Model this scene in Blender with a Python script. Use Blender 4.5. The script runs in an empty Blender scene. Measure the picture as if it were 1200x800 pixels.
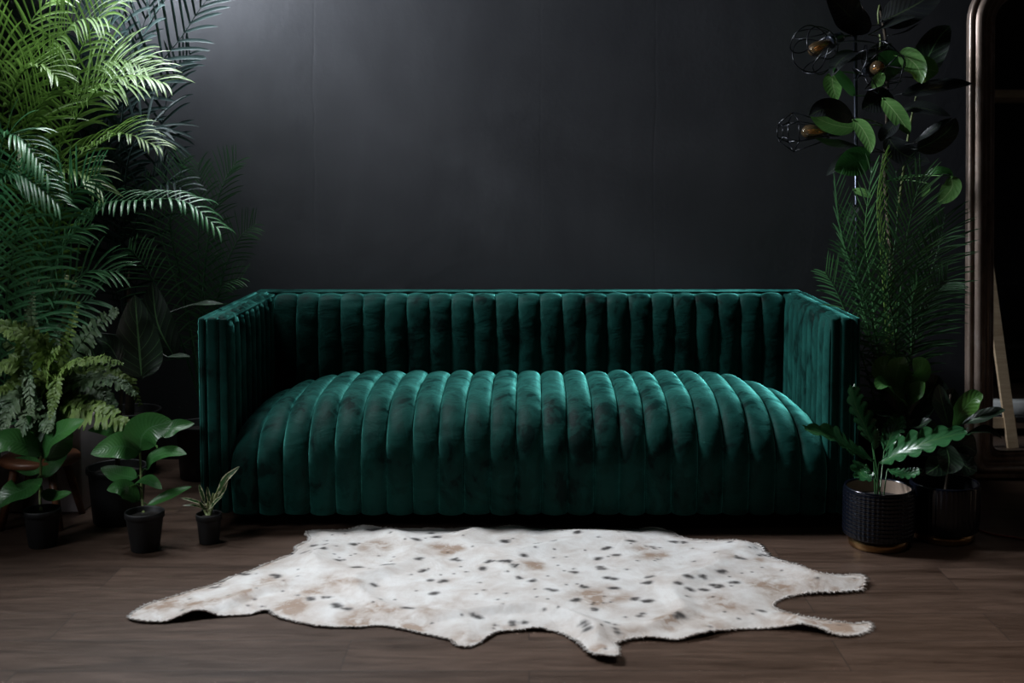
import bpy, bmesh, math, random
from mathutils import Vector, Matrix, noise
from mathutils.geometry import delaunay_2d_cdt
R = math.radians
PI = math.pi
C = bpy.context.scene.collection
scene = bpy.context.scene

# ------------------------------------------------------------------ camera
FPX = 1408.0                      # focal length in pixels of a 1200 px wide frame
CAM = Vector((0.0, -4.108, 1.28))
PITCH = R(3.8)
cam_d = bpy.data.cameras.new('camera')
cam_d.sensor_width = 36.0
cam_d.lens = FPX / 1200 * 36.0
cam_d.shift_x = -20 / 1200.0
cam_d.shift_y = -117 / 1200.0
cam_d.dof.use_dof = True
cam_d.dof.focus_distance = 4.45
cam_d.dof.aperture_fstop = 2.8
cam = bpy.data.objects.new('camera', cam_d)
cam.location = CAM
cam.rotation_euler = (PI / 2 - PITCH, 0, 0)
C.objects.link(cam)
scene.camera = cam

FWD = Vector((0, math.cos(PITCH), -math.sin(PITCH)))
UP = Vector((0, math.sin(PITCH), math.cos(PITCH)))
def ray(px, py):
    return Vector((1, 0, 0)) * ((px - 620) / FPX) + FWD - UP * ((py - 283) / FPX)
def at(px, py, Y):
    """point of the room at depth Y that lies in the direction of a pixel"""
    d = ray(px, py)
    return CAM + d * ((Y - CAM.y) / d.y)
def onfloor(px, py, z=0.0):
    d = ray(px, py)
    return CAM + d * ((z - CAM.z) / d.z)

# ------------------------------------------------------------------ light
scene.view_settings.view_transform = 'Standard'
scene.view_settings.look = 'None'
scene.view_settings.gamma = 1.0
scene.view_settings.use_curve_mapping = False
scene.view_settings.exposure = 0.0

world = bpy.data.worlds.new('world')
scene.world = world
world.use_nodes = True
wb = world.node_tree.nodes['Background']
wb.inputs['Color'].default_value = (0.62, 0.72, 1.0, 1)
wb.inputs['Strength'].default_value = .15

def area(name, loc, target, sx, sy, power, col, spread=180):
    l = bpy.data.lights.new(name, 'AREA')
    l.shape = 'RECTANGLE'; l.size = sx; l.size_y = sy
    l.energy = power; l.color = col; l.spread = R(spread)
    o = bpy.data.objects.new(name, l)
    o.location = loc
    o.rotation_euler = (Vector(target) - Vector(loc)).to_track_quat('-Z', 'Y').to_euler()
    C.objects.link(o)
    return o
# daylight entering by the skylight above the left plants, and by the high window in the left wall; then two added fill lamps
area('skylight_daylight', (-1.62, 0.54, 3.24), (-0.25, -0.70, 0.0), 1.0, .6, 46, (0.90, 0.95, 1.0), 84)
area('high_window_daylight', (-2.38, 0.50, 2.72), (-0.65, 0.95, 1.75), .6, .6, 52, (0.84, 0.90, 1.0), 62)
area('side_fill_light', (-2.38, -0.95, 1.1), (-1.5, -0.1, 0.42), 0.6, 0.6, 1.4, (0.90, 0.95, 1.0), 36)  # added fill lamp for the left pots and sofa arm, no known window
area('floor_fill_light', (1.3, -2.1, 3.24), (1.2, -1.9, 0.0), .9, .9, 9, (1.0, 0.97, 0.94), 52)  # added fill lamp to brighten the foreground floor, no known skylight

# ------------------------------------------------------------------ node helpers
def new_mat(name):
    m = bpy.data.materials.new(name); m.use_nodes = True
    nt = m.node_tree
    b = nt.nodes['Principled BSDF']
    return m, nt, b
def nd(nt, t, **kw):
    n = nt.nodes.new(t)
    for k, v in kw.items(): setattr(n, k, v)
    return n
def ramp(nt, fac, stops, interp='LINEAR'):
    r = nd(nt, 'ShaderNodeValToRGB')
    r.color_ramp.interpolation = interp
    el = r.color_ramp.elements
    while len(el) > 1: el.remove(el[-1])
    for i, (p, c) in enumerate(stops):
        e = el[0] if i == 0 else el.new(p)
        e.position = p; e.color = (*c, 1) if len(c) == 3 else c
    nt.links.new(fac, r.inputs['Fac'])
    return r.outputs['Color']
def noise_n(nt, scale, detail=3, rough=.5, vec=None, dist=0):
    n = nd(nt, 'ShaderNodeTexNoise')
    n.inputs['Scale'].default_value = scale
    n.inputs['Detail'].default_value = detail
    n.inputs['Roughness'].default_value = rough
    n.inputs['Distortion'].default_value = dist
    if vec is not None: nt.links.new(vec, n.inputs['Vector'])
    return n.outputs['Fac']
def coords(nt, kind='Object', scale=(1, 1, 1), rot=(0, 0, 0)):
    t = nd(nt, 'ShaderNodeTexCoord'); mp = nd(nt, 'ShaderNodeMapping')
    mp.inputs['Scale'].default_value = scale
    mp.inputs['Rotation'].default_value = rot
    nt.links.new(t.outputs[kind], mp.inputs['Vector'])
    return mp.outputs['Vector']
def mixc(nt, fac, a, b, mode='MIX'):
    m = nd(nt, 'ShaderNodeMix', data_type='RGBA', blend_type=mode)
    for s, v in ((0, fac), (6, a), (7, b)):
        if isinstance(v, (int, float)): m.inputs[s].default_value = v
        elif isinstance(v, tuple): m.inputs[s].default_value = (*v, 1) if len(v) == 3 else v
        else: nt.links.new(v, m.inputs[s])
    return m.outputs[2]
def mth(nt, op, a, b=0.0, c=0.0):
    m = nd(nt, 'ShaderNodeMath', operation=op)
    for i, v in enumerate((a, b, c)):
        if isinstance(v, (int, float)): m.inputs[i].default_value = v
        else: nt.links.new(v, m.inputs[i])
    return m.outputs[0]
def bump(nt, b, h, strength=.3, dist=.01):
    n = nd(nt, 'ShaderNodeBump')
    n.inputs['Strength'].default_value = strength
    n.inputs['Distance'].default_value = dist
    nt.links.new(h, n.inputs['Height'])
    nt.links.new(n.outputs['Normal'], b.inputs['Normal'])
    return n
def plain(name, col, rough=.5, metal=0, spec=.5, var=.0, vscale=20, bmp=0):
    m, nt, b = new_mat(name)
    b.inputs['Base Color'].default_value = (*col, 1)
    b.inputs['Roughness'].default_value = rough
    b.inputs['Metallic'].default_value = metal
    b.inputs['Specular IOR Level'].default_value = spec
    f = noise_n(nt, vscale, 4, .55, coords(nt))
    if var:
        nt.links.new(ramp(nt, f, [(.3, tuple(c * (1 - var) for c in col)), (.7, tuple(min(1, c * (1 + var)) for c in col))]), b.inputs['Base Color'])
    if bmp: bump(nt, b, f, bmp, .004)
    return m

# ------------------------------------------------------------------ materials
def mat_wall():
    m, nt, b = new_mat('dark painted plaster')
    v = coords(nt)
    f = noise_n(nt, 1.3, 5, .6, v, .3)
    g = noise_n(nt, 9, 4, .6, coords(nt, scale=(1, 1, .25)))
    mx = mth(nt, 'ADD', mth(nt, 'MULTIPLY', f, .6), mth(nt, 'MULTIPLY', g, .4))
    nt.links.new(ramp(nt, mx, [(.3, (.025, .026, .029)), (.7, (.040, .041, .045))]), b.inputs['Base Color'])
    nt.links.new(ramp(nt, f, [(.3, (.42,) * 3), (.7, (.55,) * 3)]), b.inputs['Roughness'])
    b.inputs['Specular IOR Level'].default_value = .5
    sp = nd(nt, 'ShaderNodeSeparateXYZ'); nt.links.new(v, sp.inputs[0])
    xw = mth(nt, 'ADD', sp.outputs[0], mth(nt, 'MULTIPLY', noise_n(nt, 2.5, 4, .6, v), .05))
    h = mth(nt, 'ADD', mth(nt, 'MULTIPLY', f, .8), mth(nt, 'MULTIPLY', noise_n(nt, 60, 3, .5, v), .06))
    for x0, amp in ((-.885, .035), (.07, .02), (.56, .025)):      # plasterboard joints
        h = mth(nt, 'SUBTRACT', h, mth(nt, 'MULTIPLY', mth(nt, 'MAXIMUM', mth(nt, 'SUBTRACT', 1.0, mth(nt, 'MULTIPLY', mth(nt, 'ABSOLUTE', mth(nt, 'SUBTRACT', xw, x0)), 140.0)), 0.0), amp))
        h = mth(nt, 'SUBTRACT', h, mth(nt, 'MULTIPLY', mth(nt, 'MINIMUM', mth(nt, 'MAXIMUM', mth(nt, 'MULTIPLY', mth(nt, 'SUBTRACT', xw, x0), 3.0), 0.0), 1.0), amp * 1.5))
    bump(nt, b, h, .35, .02)
    return m
def mat_floor():
    m, nt, b = new_mat('brown oak laminate planks')
    v = coords(nt)
    br = nd(nt, 'ShaderNodeTexBrick')
    br.offset = .37; br.offset_frequency = 2
    br.inputs['Color1'].default_value = (0.02, .02, .02, 1)
    br.inputs['Color2'].default_value = (.98, .98, .98, 1)
    br.inputs['Mortar'].default_value = (.5, .5, .5, 1)
    br.inputs['Scale'].default_value = 1.0
    br.inputs['Brick Width'].default_value = 1.29
    br.inputs['Row Height'].default_value = .193
    br.inputs['Mortar Size'].default_value = .0014
    br.inputs['Mortar Smooth'].default_value = .2
    br.inputs['Bias'].default_value = 0
    nt.links.new(v, br.inputs['Vector'])
    # grain stretched along the planks, shifted by plank
    sep = nd(nt, 'ShaderNodeSeparateXYZ'); nt.links.new(v, sep.inputs[0])
    cmb = nd(nt, 'ShaderNodeCombineXYZ')
    bw = nd(nt, 'ShaderNodeRGBToBW'); nt.links.new(br.outputs['Color'], bw.inputs[0])
    nt.links.new(mth(nt, 'MULTIPLY', sep.outputs[0], 1.1), cmb.inputs[0])
    nt.links.new(mth(nt, 'MULTIPLY', sep.outputs[1], 9.0), cmb.inputs[1])
    nt.links.new(mth(nt, 'MULTIPLY', bw.outputs[0], 13.0), cmb.inputs[2])
    g1 = noise_n(nt, 1.6, 6, .62, cmb.outputs[0], .9)
    g2 = noise_n(nt, 9, 4, .6, cmb.outputs[0], .3)
    col = ramp(nt, g1, [(.28, (.027, .014, .009)), (.42, (.055, .033, .023)), (.6, (.082, .051, .037)), (.8, (.106, .068, .049))])
    col = mixc(nt, .55, col, ramp(nt, g2, [(.3, (.35, .35, .35)), (.7, (.75, .75, .75))]), 'OVERLAY')
    col = mixc(nt, .35, col, ramp(nt, bw.outputs[0], [(0, (.34, .34, .34)), (1, (.62, .62, .62))]), 'OVERLAY')
    col = mixc(nt, br.outputs['Fac'], col, (.035, .025, .02))
    nt.links.new(col, b.inputs['Base Color'])
    nt.links.new(ramp(nt, g2, [(.2, (.36,) * 3), (.8, (.5,) * 3)]), b.inputs['Roughness'])
    b.inputs['Specular IOR Level'].default_value = .3
    h = mth(nt, 'SUBTRACT', mth(nt, 'MULTIPLY', g2, .25), br.outputs['Fac'])
    bump(nt, b, h, .25, .002)
    return m
def mat_velvet(sheen=1.0, name='emerald velvet'):
    m, nt, b = new_mat(name)
    v = coords(nt)
    n1 = noise_n(nt, 4.2, 4, .55, v, 1.6)
    n2 = noise_n(nt, 15, 3, .6, coords(nt, scale=(1, 1, .55)), 1.2)
    mx = mth(nt, 'ADD', mth(nt, 'MULTIPLY', n1, .65), mth(nt, 'MULTIPLY', n2, .35))
    nap = ramp(nt, mx, [(.40, (0, 0, 0)), (.44, (.5, .5, .5)), (.50, (.62, .62, .62)), (.52, (.9, .9, .9)), (.66, (1, 1, 1))])
    nt.links.new(mixc(nt, nap, (.0006, .007, .0055), (.0022, .029, .023)), b.inputs['Base Color'])
    b.inputs['Roughness'].default_value = .62
    b.inputs['Specular IOR Level'].default_value = .06
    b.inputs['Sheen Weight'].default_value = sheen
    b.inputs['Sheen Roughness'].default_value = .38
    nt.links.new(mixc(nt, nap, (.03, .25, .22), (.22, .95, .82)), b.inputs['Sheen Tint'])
    h = mth(nt, 'ADD', mth(nt, 'MULTIPLY', noise_n(nt, 7, 4, .6, coords(nt, scale=(1, 1, 2.2)), .8), 1.0), mth(nt, 'MULTIPLY', noise_n(nt, 420, 2, .6, v), .05))
    bump(nt, b, h, .4, .012)
    return m
def mat_leaf(name, col, col2, trans=.3, rough=.42, vein=None, nveins=14, slope=.5, vscale=6, under=None):
    """uv: x across the blade 0..1, y along it"""
    m, nt, b = new_mat(name)
    f = noise_n(nt, vscale, 4, .55, coords(nt))
    c = mixc(nt, ramp(nt, f, [(.35, (0,) * 3), (.65, (1,) * 3)]), col, col2)
    if vein:
        uv = nd(nt, 'ShaderNodeUVMap')
        sp = nd(nt, 'ShaderNodeSeparateXYZ'); nt.links.new(uv.outputs[0], sp.inputs[0])
        a = mth(nt, 'ABSOLUTE', mth(nt, 'SUBTRACT', sp.outputs[0], .5))
        w = mth(nt, 'SUBTRACT', sp.outputs[1], mth(nt, 'MULTIPLY', a, slope))
        saw = mth(nt, 'ABSOLUTE', mth(nt, 'SUBTRACT', mth(nt, 'FRACT', mth(nt, 'MULTIPLY', w, float(nveins))), .5))
        vm = mth(nt, 'GREATER_THAN', saw, .46)
        mid = mth(nt, 'LESS_THAN', a, .022)
        vf = mth(nt, 'MAXIMUM', mth(nt, 'MULTIPLY', vm, .45), mid)
        c = mixc(nt, vf, c, vein)
        bump(nt, b, mth(nt, 'MINIMUM', saw, mth(nt, 'MULTIPLY', a, 12.0)), .35, .003)
    if under:
        g = nd(nt, 'ShaderNodeNewGeometry')
        c = mixc(nt, g.outputs['Backfacing'], c, under)
    nt.links.new(c, b.inputs['Base Color'])
    b.inputs['Roughness'].default_value = rough
    b.inputs['Specular IOR Level'].default_value = .5
    if trans:
        t = nd(nt, 'ShaderNodeBsdfTranslucent'); nt.links.new(mixc(nt, .5, c, tuple(min(1, x * 1.5) for x in col)), t.inputs['Color'])
        mx = nd(nt, 'ShaderNodeMixShader'); mx.inputs[0].default_value = trans
        out = nt.nodes['Material Output']
        nt.links.new(b.outputs[0], mx.inputs[1]); nt.links.new(t.outputs[0], mx.inputs[2])
        nt.links.new(mx.outputs[0], out.inputs['Surface'])
    return m
def mat_glass(name, col, rough=0.02):
    m, nt, b = new_mat(name)
    b.inputs['Base Color'].default_value = (*col, 1)
    b.inputs['Transmission Weight'].default_value = 1
    b.inputs['Roughness'].default_value = rough
    b.inputs['IOR'].default_value = 1.45
    return m
def mat_wood(name, c1, c2, rough=.45, scale=(3, 3, 30)):
    m, nt, b = new_mat(name)
    f = noise_n(nt, 2, 5, .6, coords(nt, scale=scale), .8)
    nt.links.new(ramp(nt, f, [(.3, c1), (.7, c2)]), b.inputs['Base Color'])
    b.inputs['Roughness'].default_value = rough
    bump(nt, b, f, .15, .002)
    return m

M_wall = mat_wall(); M_floor = mat_floor(); M_velvet = mat_velvet(); M_velvetshade = mat_velvet(.35, 'shade-darkened emerald velvet')  # second velvet: sheen lowered to put the inner arms' shade into the material
M_ceil = plain('ceiling paint', (.06, .06, .063), .8, var=.05, vscale=2)
M_side = plain('side wall paint', (.10, .10, .105), .7, var=.08, vscale=2)
M_trim = plain('window frame paint', (.5, .5, .5), .5, var=.04)
M_black = plain('black plastic', (.003, .003, .0035), .6, var=.2, vscale=30)
M_plinth = plain('black stained wood', (.006, .005, .005), .6, var=.2)
M_soil = plain('dark potting soil', (.012, .008, .006), .95, var=.5, vscale=60, bmp=1)
M_ceramic = plain('black glazed ceramic', (.004, .005, .009), .16, var=.2, vscale=15)
M_inner = plain('unglazed clay lining', (.30, .22, .165), .8, var=.15, vscale=18)
M_brass = plain('brushed brass', (.45, .27, .12), .3, metal=1, var=.2, vscale=12)
M_lampmetal = plain('black lacquered steel', (.015, .016, .02), .25, metal=.6, spec=.8, var=.1)
M_pole = plain('dark steel pole', (.10, .11, .14), .3, metal=1, var=.1)
M_socket = plain('lamp socket', (.02, .025, .035), .3, metal=.5, var=.2)
def mat_bulb():
    m, nt, b_ = new_mat('amber bulb glass')
    t = nd(nt, 'ShaderNodeBsdfTransparent'); t.inputs[0].default_value = (.80, .64, .46, 1)
    g = nd(nt, 'ShaderNodeBsdfGlossy'); g.inputs['Roughness'].default_value = .06
    f = nd(nt, 'ShaderNodeFresnel'); f.inputs[0].default_value = 1.6
    mx = nd(nt, 'ShaderNodeMixShader')
    d = nd(nt, 'ShaderNodeBsdfDiffuse'); d.inputs[0].default_value = (.5, .33, .17, 1)
    m2 = nd(nt, 'ShaderNodeMixShader'); m2.inputs[0].default_value = .10
    nt.links.new(t.outputs[0], m2.inputs[1]); nt.links.new(d.outputs[0], m2.inputs[2])
    nt.links.new(f.outputs[0], mx.inputs[0]); nt.links.new(m2.outputs[0], mx.inputs[1]); nt.links.new(g.outputs[0], mx.inputs[2])
    nt.links.new(mx.outputs[0], nt.nodes['Material Output'].inputs['Surface'])
    return m
M_bulb = mat_bulb()
M_fil = plain('bulb filament', (.8, .45, .15), .3, metal=1)
M_cabinetbox = plain('pale grey planter coating', (.42, .36, .37), .7, var=.1, vscale=6)
M_stoolwood = mat_wood('reddish brown wood', (.08, .026, .011), (.17, .062, .025))
M_beech = mat_wood('pale beech wood', (.42, .28, .17), (.60, .43, .28))
M_cable = plain('dark red cable sheath', (.16, .015, .012), .5, var=.1)
M_stem = plain('green stem', (.06, .12, .03), .5, var=.3, vscale=30)
M_stemp = plain('pale green stem', (.16, .20, .07), .5, var=.3, vscale=30)
M_trunk = plain('brown plant trunk', (.05, .035, .02), .8, var=.4, vscale=40, bmp=.6)
M_palm1 = mat_leaf('yellow green palm leaf', (.10, .20, .035), (.145, .25, .06), .28, .44)
M_palm2 = mat_leaf('blue green palm leaf', (.045, .17, .070), (.08, .22, .09), .22, .42)
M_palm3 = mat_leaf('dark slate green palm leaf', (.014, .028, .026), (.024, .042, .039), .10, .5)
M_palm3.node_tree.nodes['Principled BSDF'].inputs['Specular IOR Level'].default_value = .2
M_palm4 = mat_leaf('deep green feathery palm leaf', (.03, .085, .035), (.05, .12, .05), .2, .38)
M_palm5 = mat_leaf('glossy green palm leaf', (.06, .17, .075), (.10, .25, .08), .2, .30)
M_fern = mat_leaf('olive fern leaf', (.07, .14, .02), (.17, .25, .06), .3, .55, vscale=14)
M_fern2 = mat_leaf('grey green fern leaf', (.04, .085, .035), (.12, .18, .09), .2, .55, vscale=14)
M_rub = mat_leaf('waxy rubber plant leaf', (.022, .095, .022), (.04, .14, .03), .22, .34, (.05, .14, .05), 16, .35, under=(.10, .24, .05))
M_tree = mat_leaf('dark burgundy rubber tree leaf', (.012, .014, .016), (.020, .024, .022), .0, .36, (.04, .06, .03), 14, .35, under=(.10, .24, .06))
M_treeg = mat_leaf('fresh green rubber tree leaf', (.08, .20, .05), (.12, .27, .07), .25, .35, (.26, .40, .16), 9, .35)
M_phil = mat_leaf('glossy philodendron leaf', (.018, .085, .030), (.035, .13, .045), .15, .24, (.06, .16, .05), 9, .45)
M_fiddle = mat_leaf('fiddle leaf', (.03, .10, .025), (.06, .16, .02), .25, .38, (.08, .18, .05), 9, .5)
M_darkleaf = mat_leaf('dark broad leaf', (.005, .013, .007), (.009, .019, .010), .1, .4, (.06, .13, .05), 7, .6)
def mat_varieg():
    m, nt, b_ = new_mat('cream edged leaf')
    uv = nd(nt, 'ShaderNodeUVMap'); sp = nd(nt, 'ShaderNodeSeparateXYZ'); nt.links.new(uv.outputs[0], sp.inputs[0])
    a_ = mth(nt, 'ABSOLUTE', mth(nt, 'SUBTRACT', sp.outputs[0], .5))
    f = mth(nt, 'ADD', a_, mth(nt, 'MULTIPLY', mth(nt, 'SUBTRACT', noise_n(nt, 70, 2, .5, coords(nt)), .5), .9))
    nt.links.new(ramp(nt, f, [(.30, (.02, .07, .015)), (.36, (.48, .46, .30))]), b_.inputs['Base Color'])
    b_.inputs['Roughness'].default_value = .4
    return m
M_varieg = mat_varieg()

# ------------------------------------------------------------------ mesh helpers
def obj(name, bm, mat, parent=None, smooth=True):
    me = bpy.data.meshes.new(name)
    bm.normal_update()
    bm.to_mesh(me); bm.free()
    for m in (mat if isinstance(mat, list) else [mat]): me.materials.append(m)
    if smooth:
        for p in me.polygons: p.use_smooth = True
    o = bpy.data.objects.new(name, me)
    C.objects.link(o)
    if parent: o.parent = parent
    return o
def thing(name, label, cat, loc=(0, 0, 0), rotz=0, group=None):
    o = bpy.data.objects.new(name, None); C.objects.link(o)
    o.empty_display_size = .1
    o.location = loc; o.rotation_euler = (0, 0, rotz)
    o['label'] = label; o['category'] = cat
    if group: o['group'] = group
    return o
def tag(o, label, cat, group=None):
    o['label'] = label; o['category'] = cat
    if group: o['group'] = group
    return o
def struct(name, bm, m, parent=None, smooth=False):
    o = obj(name, bm, m, parent, smooth)
    if not parent: o['kind'] = 'structure'
    return o
def box(bm, x0, x1, y0, y1, z0, z1, bev=0, seg=2):
    vs = [bm.verts.new(p) for p in ((x0, y0, z0), (x1, y0, z0), (x1, y1, z0), (x0, y1, z0), (x0, y0, z1), (x1, y0, z1), (x1, y1, z1), (x0, y1, z1))]
    fs = [bm.faces.new([vs[i] for i in f]) for f in ((3, 2, 1, 0), (4, 5, 6, 7), (0, 1, 5, 4), (1, 2, 6, 5), (2, 3, 7, 6), (3, 0, 4, 7))]
    if bev:
        es = list({e for f in fs for e in f.edges})
        bmesh.ops.bevel(bm, geom=es, offset=bev, segments=seg, affect='EDGES', profile=.5)
    return vs
def bez(pts, n):
    """Catmull-Rom through the points, n+1 samples"""
    P = [Vector(p) for p in pts]
    if len(P) == 2: return [P[0].lerp(P[1], i / n) for i in range(n + 1)]
    P = [2 * P[0] - P[1]] + P + [2 * P[-1] - P[-2]]
    segs = len(P) - 3; out = []
    for i in range(n + 1):
        t = i / n * segs; k = min(int(t), segs - 1); u = t - k
        a, b, c, d = P[k:k + 4]
        out.append(.5 * ((2 * b) + (c - a) * u + (2 * a - 5 * b + 4 * c - d) * u * u + (3 * b - a - 3 * c + d) * u ** 3))
    return out
def tube(bm, pts, r, seg=8, closed=False):
    """r: number or function of t 0..1"""
    n = len(pts); rings = []
    ref = None
    for i, p in enumerate(pts):
        if closed: T = (pts[(i + 1) % n] - pts[i - 1]).normalized()
        else: T = (pts[min(i + 1, n - 1)] - pts[max(i - 1, 0)]).normalized()
        if ref is None: ref = T.orthogonal().normalized()
        ref = (ref - T * ref.dot(T)).normalized()
        b2 = T.cross(ref)
        rr = r(i / max(1, n - 1)) if callable(r) else r
        rings.append([bm.verts.new(p + (ref * math.cos(a) + b2 * math.sin(a)) * rr) for a in (2 * PI * k / seg for k in range(seg))])
    m = n if closed else n - 1
    for i in range(m):
        A, B = rings[i], rings[(i + 1) % n]
        for k in range(seg): bm.faces.new((A[k], A[(k + 1) % seg], B[(k + 1) % seg], B[k]))
    if not closed:
        bm.faces.new(rings[0][::-1]); bm.faces.new(rings[-1])
def lathe(bm, prof, seg=40, c=(0, 0, 0)):
    rings = []
    for r, z in prof:
        if r < 1e-5: rings.append([bm.verts.new((c[0], c[1], c[2] + z))])
        else: rings.append([bm.verts.new((c[0] + r * math.cos(2 * PI * k / seg), c[1] + r * math.sin(2 * PI * k / seg), c[2] + z)) for k in range(seg)])
    for A, B in zip(rings, rings[1:]):
        for k in range(seg):
            k2 = (k + 1) % seg
            if len(A) == 1 and len(B) == 1: continue
            if len(A) == 1: bm.faces.new((A[0], B[k2], B[k]))
            elif len(B) == 1: bm.faces.new((A[k], A[k2], B[0]))
            else: bm.faces.new((A[k], A[k2], B[k2], B[k]))
def N():
    return bmesh.new()

# ------------------------------------------------------------------ leaves
def blade(bm, pts, width, nrm, shape=None, nu=14, nv=3, cup=.15, wave=0, lobes=None, seed=0, mi=0):
    """broad leaf along a spine; nrm faces the upper side"""
    uvl = bm.loops.layers.uv.verify()
    sp = bez(pts, nu)
    if shape is None: shape = lambda t: (math.sin(PI * min(1, t ** .8)) ** .7)
    rnd = random.Random(seed)
    ph = rnd.random() * 6
    grid = []
    nrm = Vector(nrm)
    for i, p in enumerate(sp):
        t = i / nu
        T = (sp[min(i + 1, nu)] - sp[max(i - 1, 0)]).normalized()
        n2 = (nrm - T * nrm.dot(T))
        n2 = n2.normalized() if n2.length > 1e-4 else T.orthogonal().normalized()
        S = T.cross(n2)
        row = []
        for j in range(-nv, nv + 1):
            u = j / nv
            w = width * .5 * max(shape(t), .004)
            fwd = 0
            if lobes:
                k, depth = lobes
                s = abs(math.sin(PI * k * t + (.3 if j > 0 else 0)))
                w *= 1 - depth * (1 - s ** .6) * (abs(u) ** 1.0)
                fwd = .35 * width * abs(u) ** 1.4 * (.5 + .5 * (1 - t))
            off = n2 * (cup * width * (u * u) * (1 if cup else 0)) + n2 * wave * width * math.sin(9 * t + ph + (1.3 if j > 0 else 0)) * abs(u)
            row.append(bm.verts.new(p + S * (u * w) + off * (shape(t)) + T * fwd * (0 if t > .97 else 1)))
        grid.append(row)
    m = 2 * nv
    for i in range(nu):
        for j in range(m):
            f = bm.faces.new((grid[i][j], grid[i][j + 1], grid[i + 1][j + 1], grid[i + 1][j]))
            f.material_index = mi
            for lp, (a, b) in zip(f.loops, ((i, j), (i, j + 1), (i + 1, j + 1), (i + 1, j))):
                lp[uvl].uv = (b / m, a / nu)

DENS = .64
def frond(pts, Lmax, nl, nrm, width=.013, droop=.25, ang=(60, 30), start=.12, seed=0, curl=.0, rw=.0045, asym=1.0, n=34, vfold=.35, tipL=.5, seg=7):
    """pinnate palm frond: a rachis with two rows of thin arching leaflets, one mesh"""
    rnd = random.Random(seed)
    bm = N()
    uvl = bm.loops.layers.uv.verify()
    sp = bez(pts, n)
    tube(bm, sp, lambda t: rw * (1.1 - .85 * t), 5)
    nrm = Vector(nrm)
    nl = int(nl * DENS)
    for k in range(nl):
        t = start + (1 - start) * (k + .3) / nl
        x = t * n; i = min(int(x), n - 1)
        p = sp[i].lerp(sp[i + 1], x - i)
        T = (sp[i + 1] - sp[i]).normalized()
        n2 = (nrm - T * nrm.dot(T)); n2 = n2.normalized() if n2.length > 1e-3 else T.orthogonal().normalized()
        S = T.cross(n2)
        s = (t - start) / (1 - start)
        prof = min(1, .45 + 2.4 * s) * (1 - (1 - tipL) * max(0, (s - .45) / .55) ** 1.6)
        for side in (-1, 1):
            L = Lmax * prof * rnd.uniform(.88, 1.08) * (asym if side > 0 else 1)
            a = R(ang[0] + (ang[1] - ang[0]) * s + rnd.uniform(-5, 5))
            d = T * math.cos(a) + S * (side * math.sin(a)) + n2 * (vfold * rnd.uniform(.75, 1.15))
            d.normalize()
            w0 = width * rnd.uniform(.85, 1.1) * (1 - .35 * s)
            q = p.copy(); prev = None
            dr = droop * rnd.uniform(.85, 1.15) * 1.25
            wd = d.cross(n2).normalized()
            for j in range(seg + 1):
                u = j / seg
                w = w0 * (.55 + 1.3 * u) * (1 - u) ** .55 * 1.15 if u < 1 else 0.0
                w = max(w, .0006)
                fold = n2 * (w * .22)
                cur = (bm.verts.new(q - wd * w * .5 + fold), bm.verts.new(q), bm.verts.new(q + wd * w * .5 + fold))
                if prev:
                    bm.faces.new((prev[0], prev[1], cur[1], cur[0])); bm.faces.new((prev[1], prev[2], cur[2], cur[1]))
                prev = cur
                q = q + d * (L / seg)
                d = (d + Vector((0, 0, -1)) * (dr * 1.1 / seg) * (.4 + 1.5 * u) + T * (curl / seg)).normalized()
                wd = (wd - d * wd.dot(d)).normalized()
    return bm

def fern_frond(pts, Lmax, npin, nrm, seed=0, droop=.3):
    rnd = random.Random(seed)
    bm = N(); bm.loops.layers.uv.verify()
    n = 30
    sp = bez(pts, n)
    tube(bm, sp, lambda t: .0028 * (1.1 - .8 * t), 5)
    nrm = Vector(nrm)
    for k in range(npin):
        t = .08 + .92 * (k + .5) / npin
        x = t * n; i = min(int(x), n - 1)
        p = sp[i].lerp(sp[i + 1], x - i)
        T = (sp[i + 1] - sp[i]).normalized()
        n2 = (nrm - T * nrm.dot(T)).normalized(); S = T.cross(n2)
        prof = min(1, .5 + 2 * t) * (1 - .86 * max(0, (t - .35) / .65) ** 1.3)
        for side in (-1, 1):
            L = Lmax * prof * rnd.uniform(.8, 1.1)
            a = R(72 - 15 * t + rnd.uniform(-9, 9))
            d = (T * math.cos(a) + S * side * math.sin(a) + n2 * rnd.uniform(-.1, .35)).normalized()
            q = [p + d * (L * v) + Vector((0, 0, -1)) * (droop * L * v * v) + n2 * (rnd.uniform(-.12, .12) * L * v) for v in (0, .35, .7, 1)]
            blade(bm, q, L * .34 + .004, n2 + S * rnd.uniform(-.5, .5), lambda s: .55 * (1 - s ** 3) + .35, nu=6, nv=1, cup=rnd.uniform(-.25, .3), wave=.2, seed=rnd.randint(0, 9999))
    return bm

# ------------------------------------------------------------------ room shell
WY = 1.0        # back wall
XL, XR, YF, ZC = -2.45, 5.2, -6.6, 3.3
b = N(); box(b, XL - .1, XR + .1, YF - .1, WY + .1, -.1, 0); struct('floor', b, M_floor)
SK = (-2.2, -1.05, -.1, .9)    # skylight openings x0,x1,y0,y1
SK_FILL = (.8, 1.8, -2.6, -1.6)  # unseen opening added to go with the floor fill
b = N()
box(b, XL - .1, SK[0], YF - .1, WY + .1, ZC, ZC + .1); box(b, SK[1], SK_FILL[0], YF - .1, WY + .1, ZC, ZC + .1); box(b, SK_FILL[1], XR + .1, YF - .1, WY + .1, ZC, ZC + .1)
box(b, SK_FILL[0], SK_FILL[1], YF - .1, SK_FILL[2], ZC, ZC + .1); box(b, SK_FILL[0], SK_FILL[1], SK_FILL[3], WY + .1, ZC, ZC + .1)
box(b, SK[0], SK[1], YF - .1, SK[2], ZC, ZC + .1); box(b, SK[0], SK[1], SK[3], WY + .1, ZC, ZC + .1)
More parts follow.
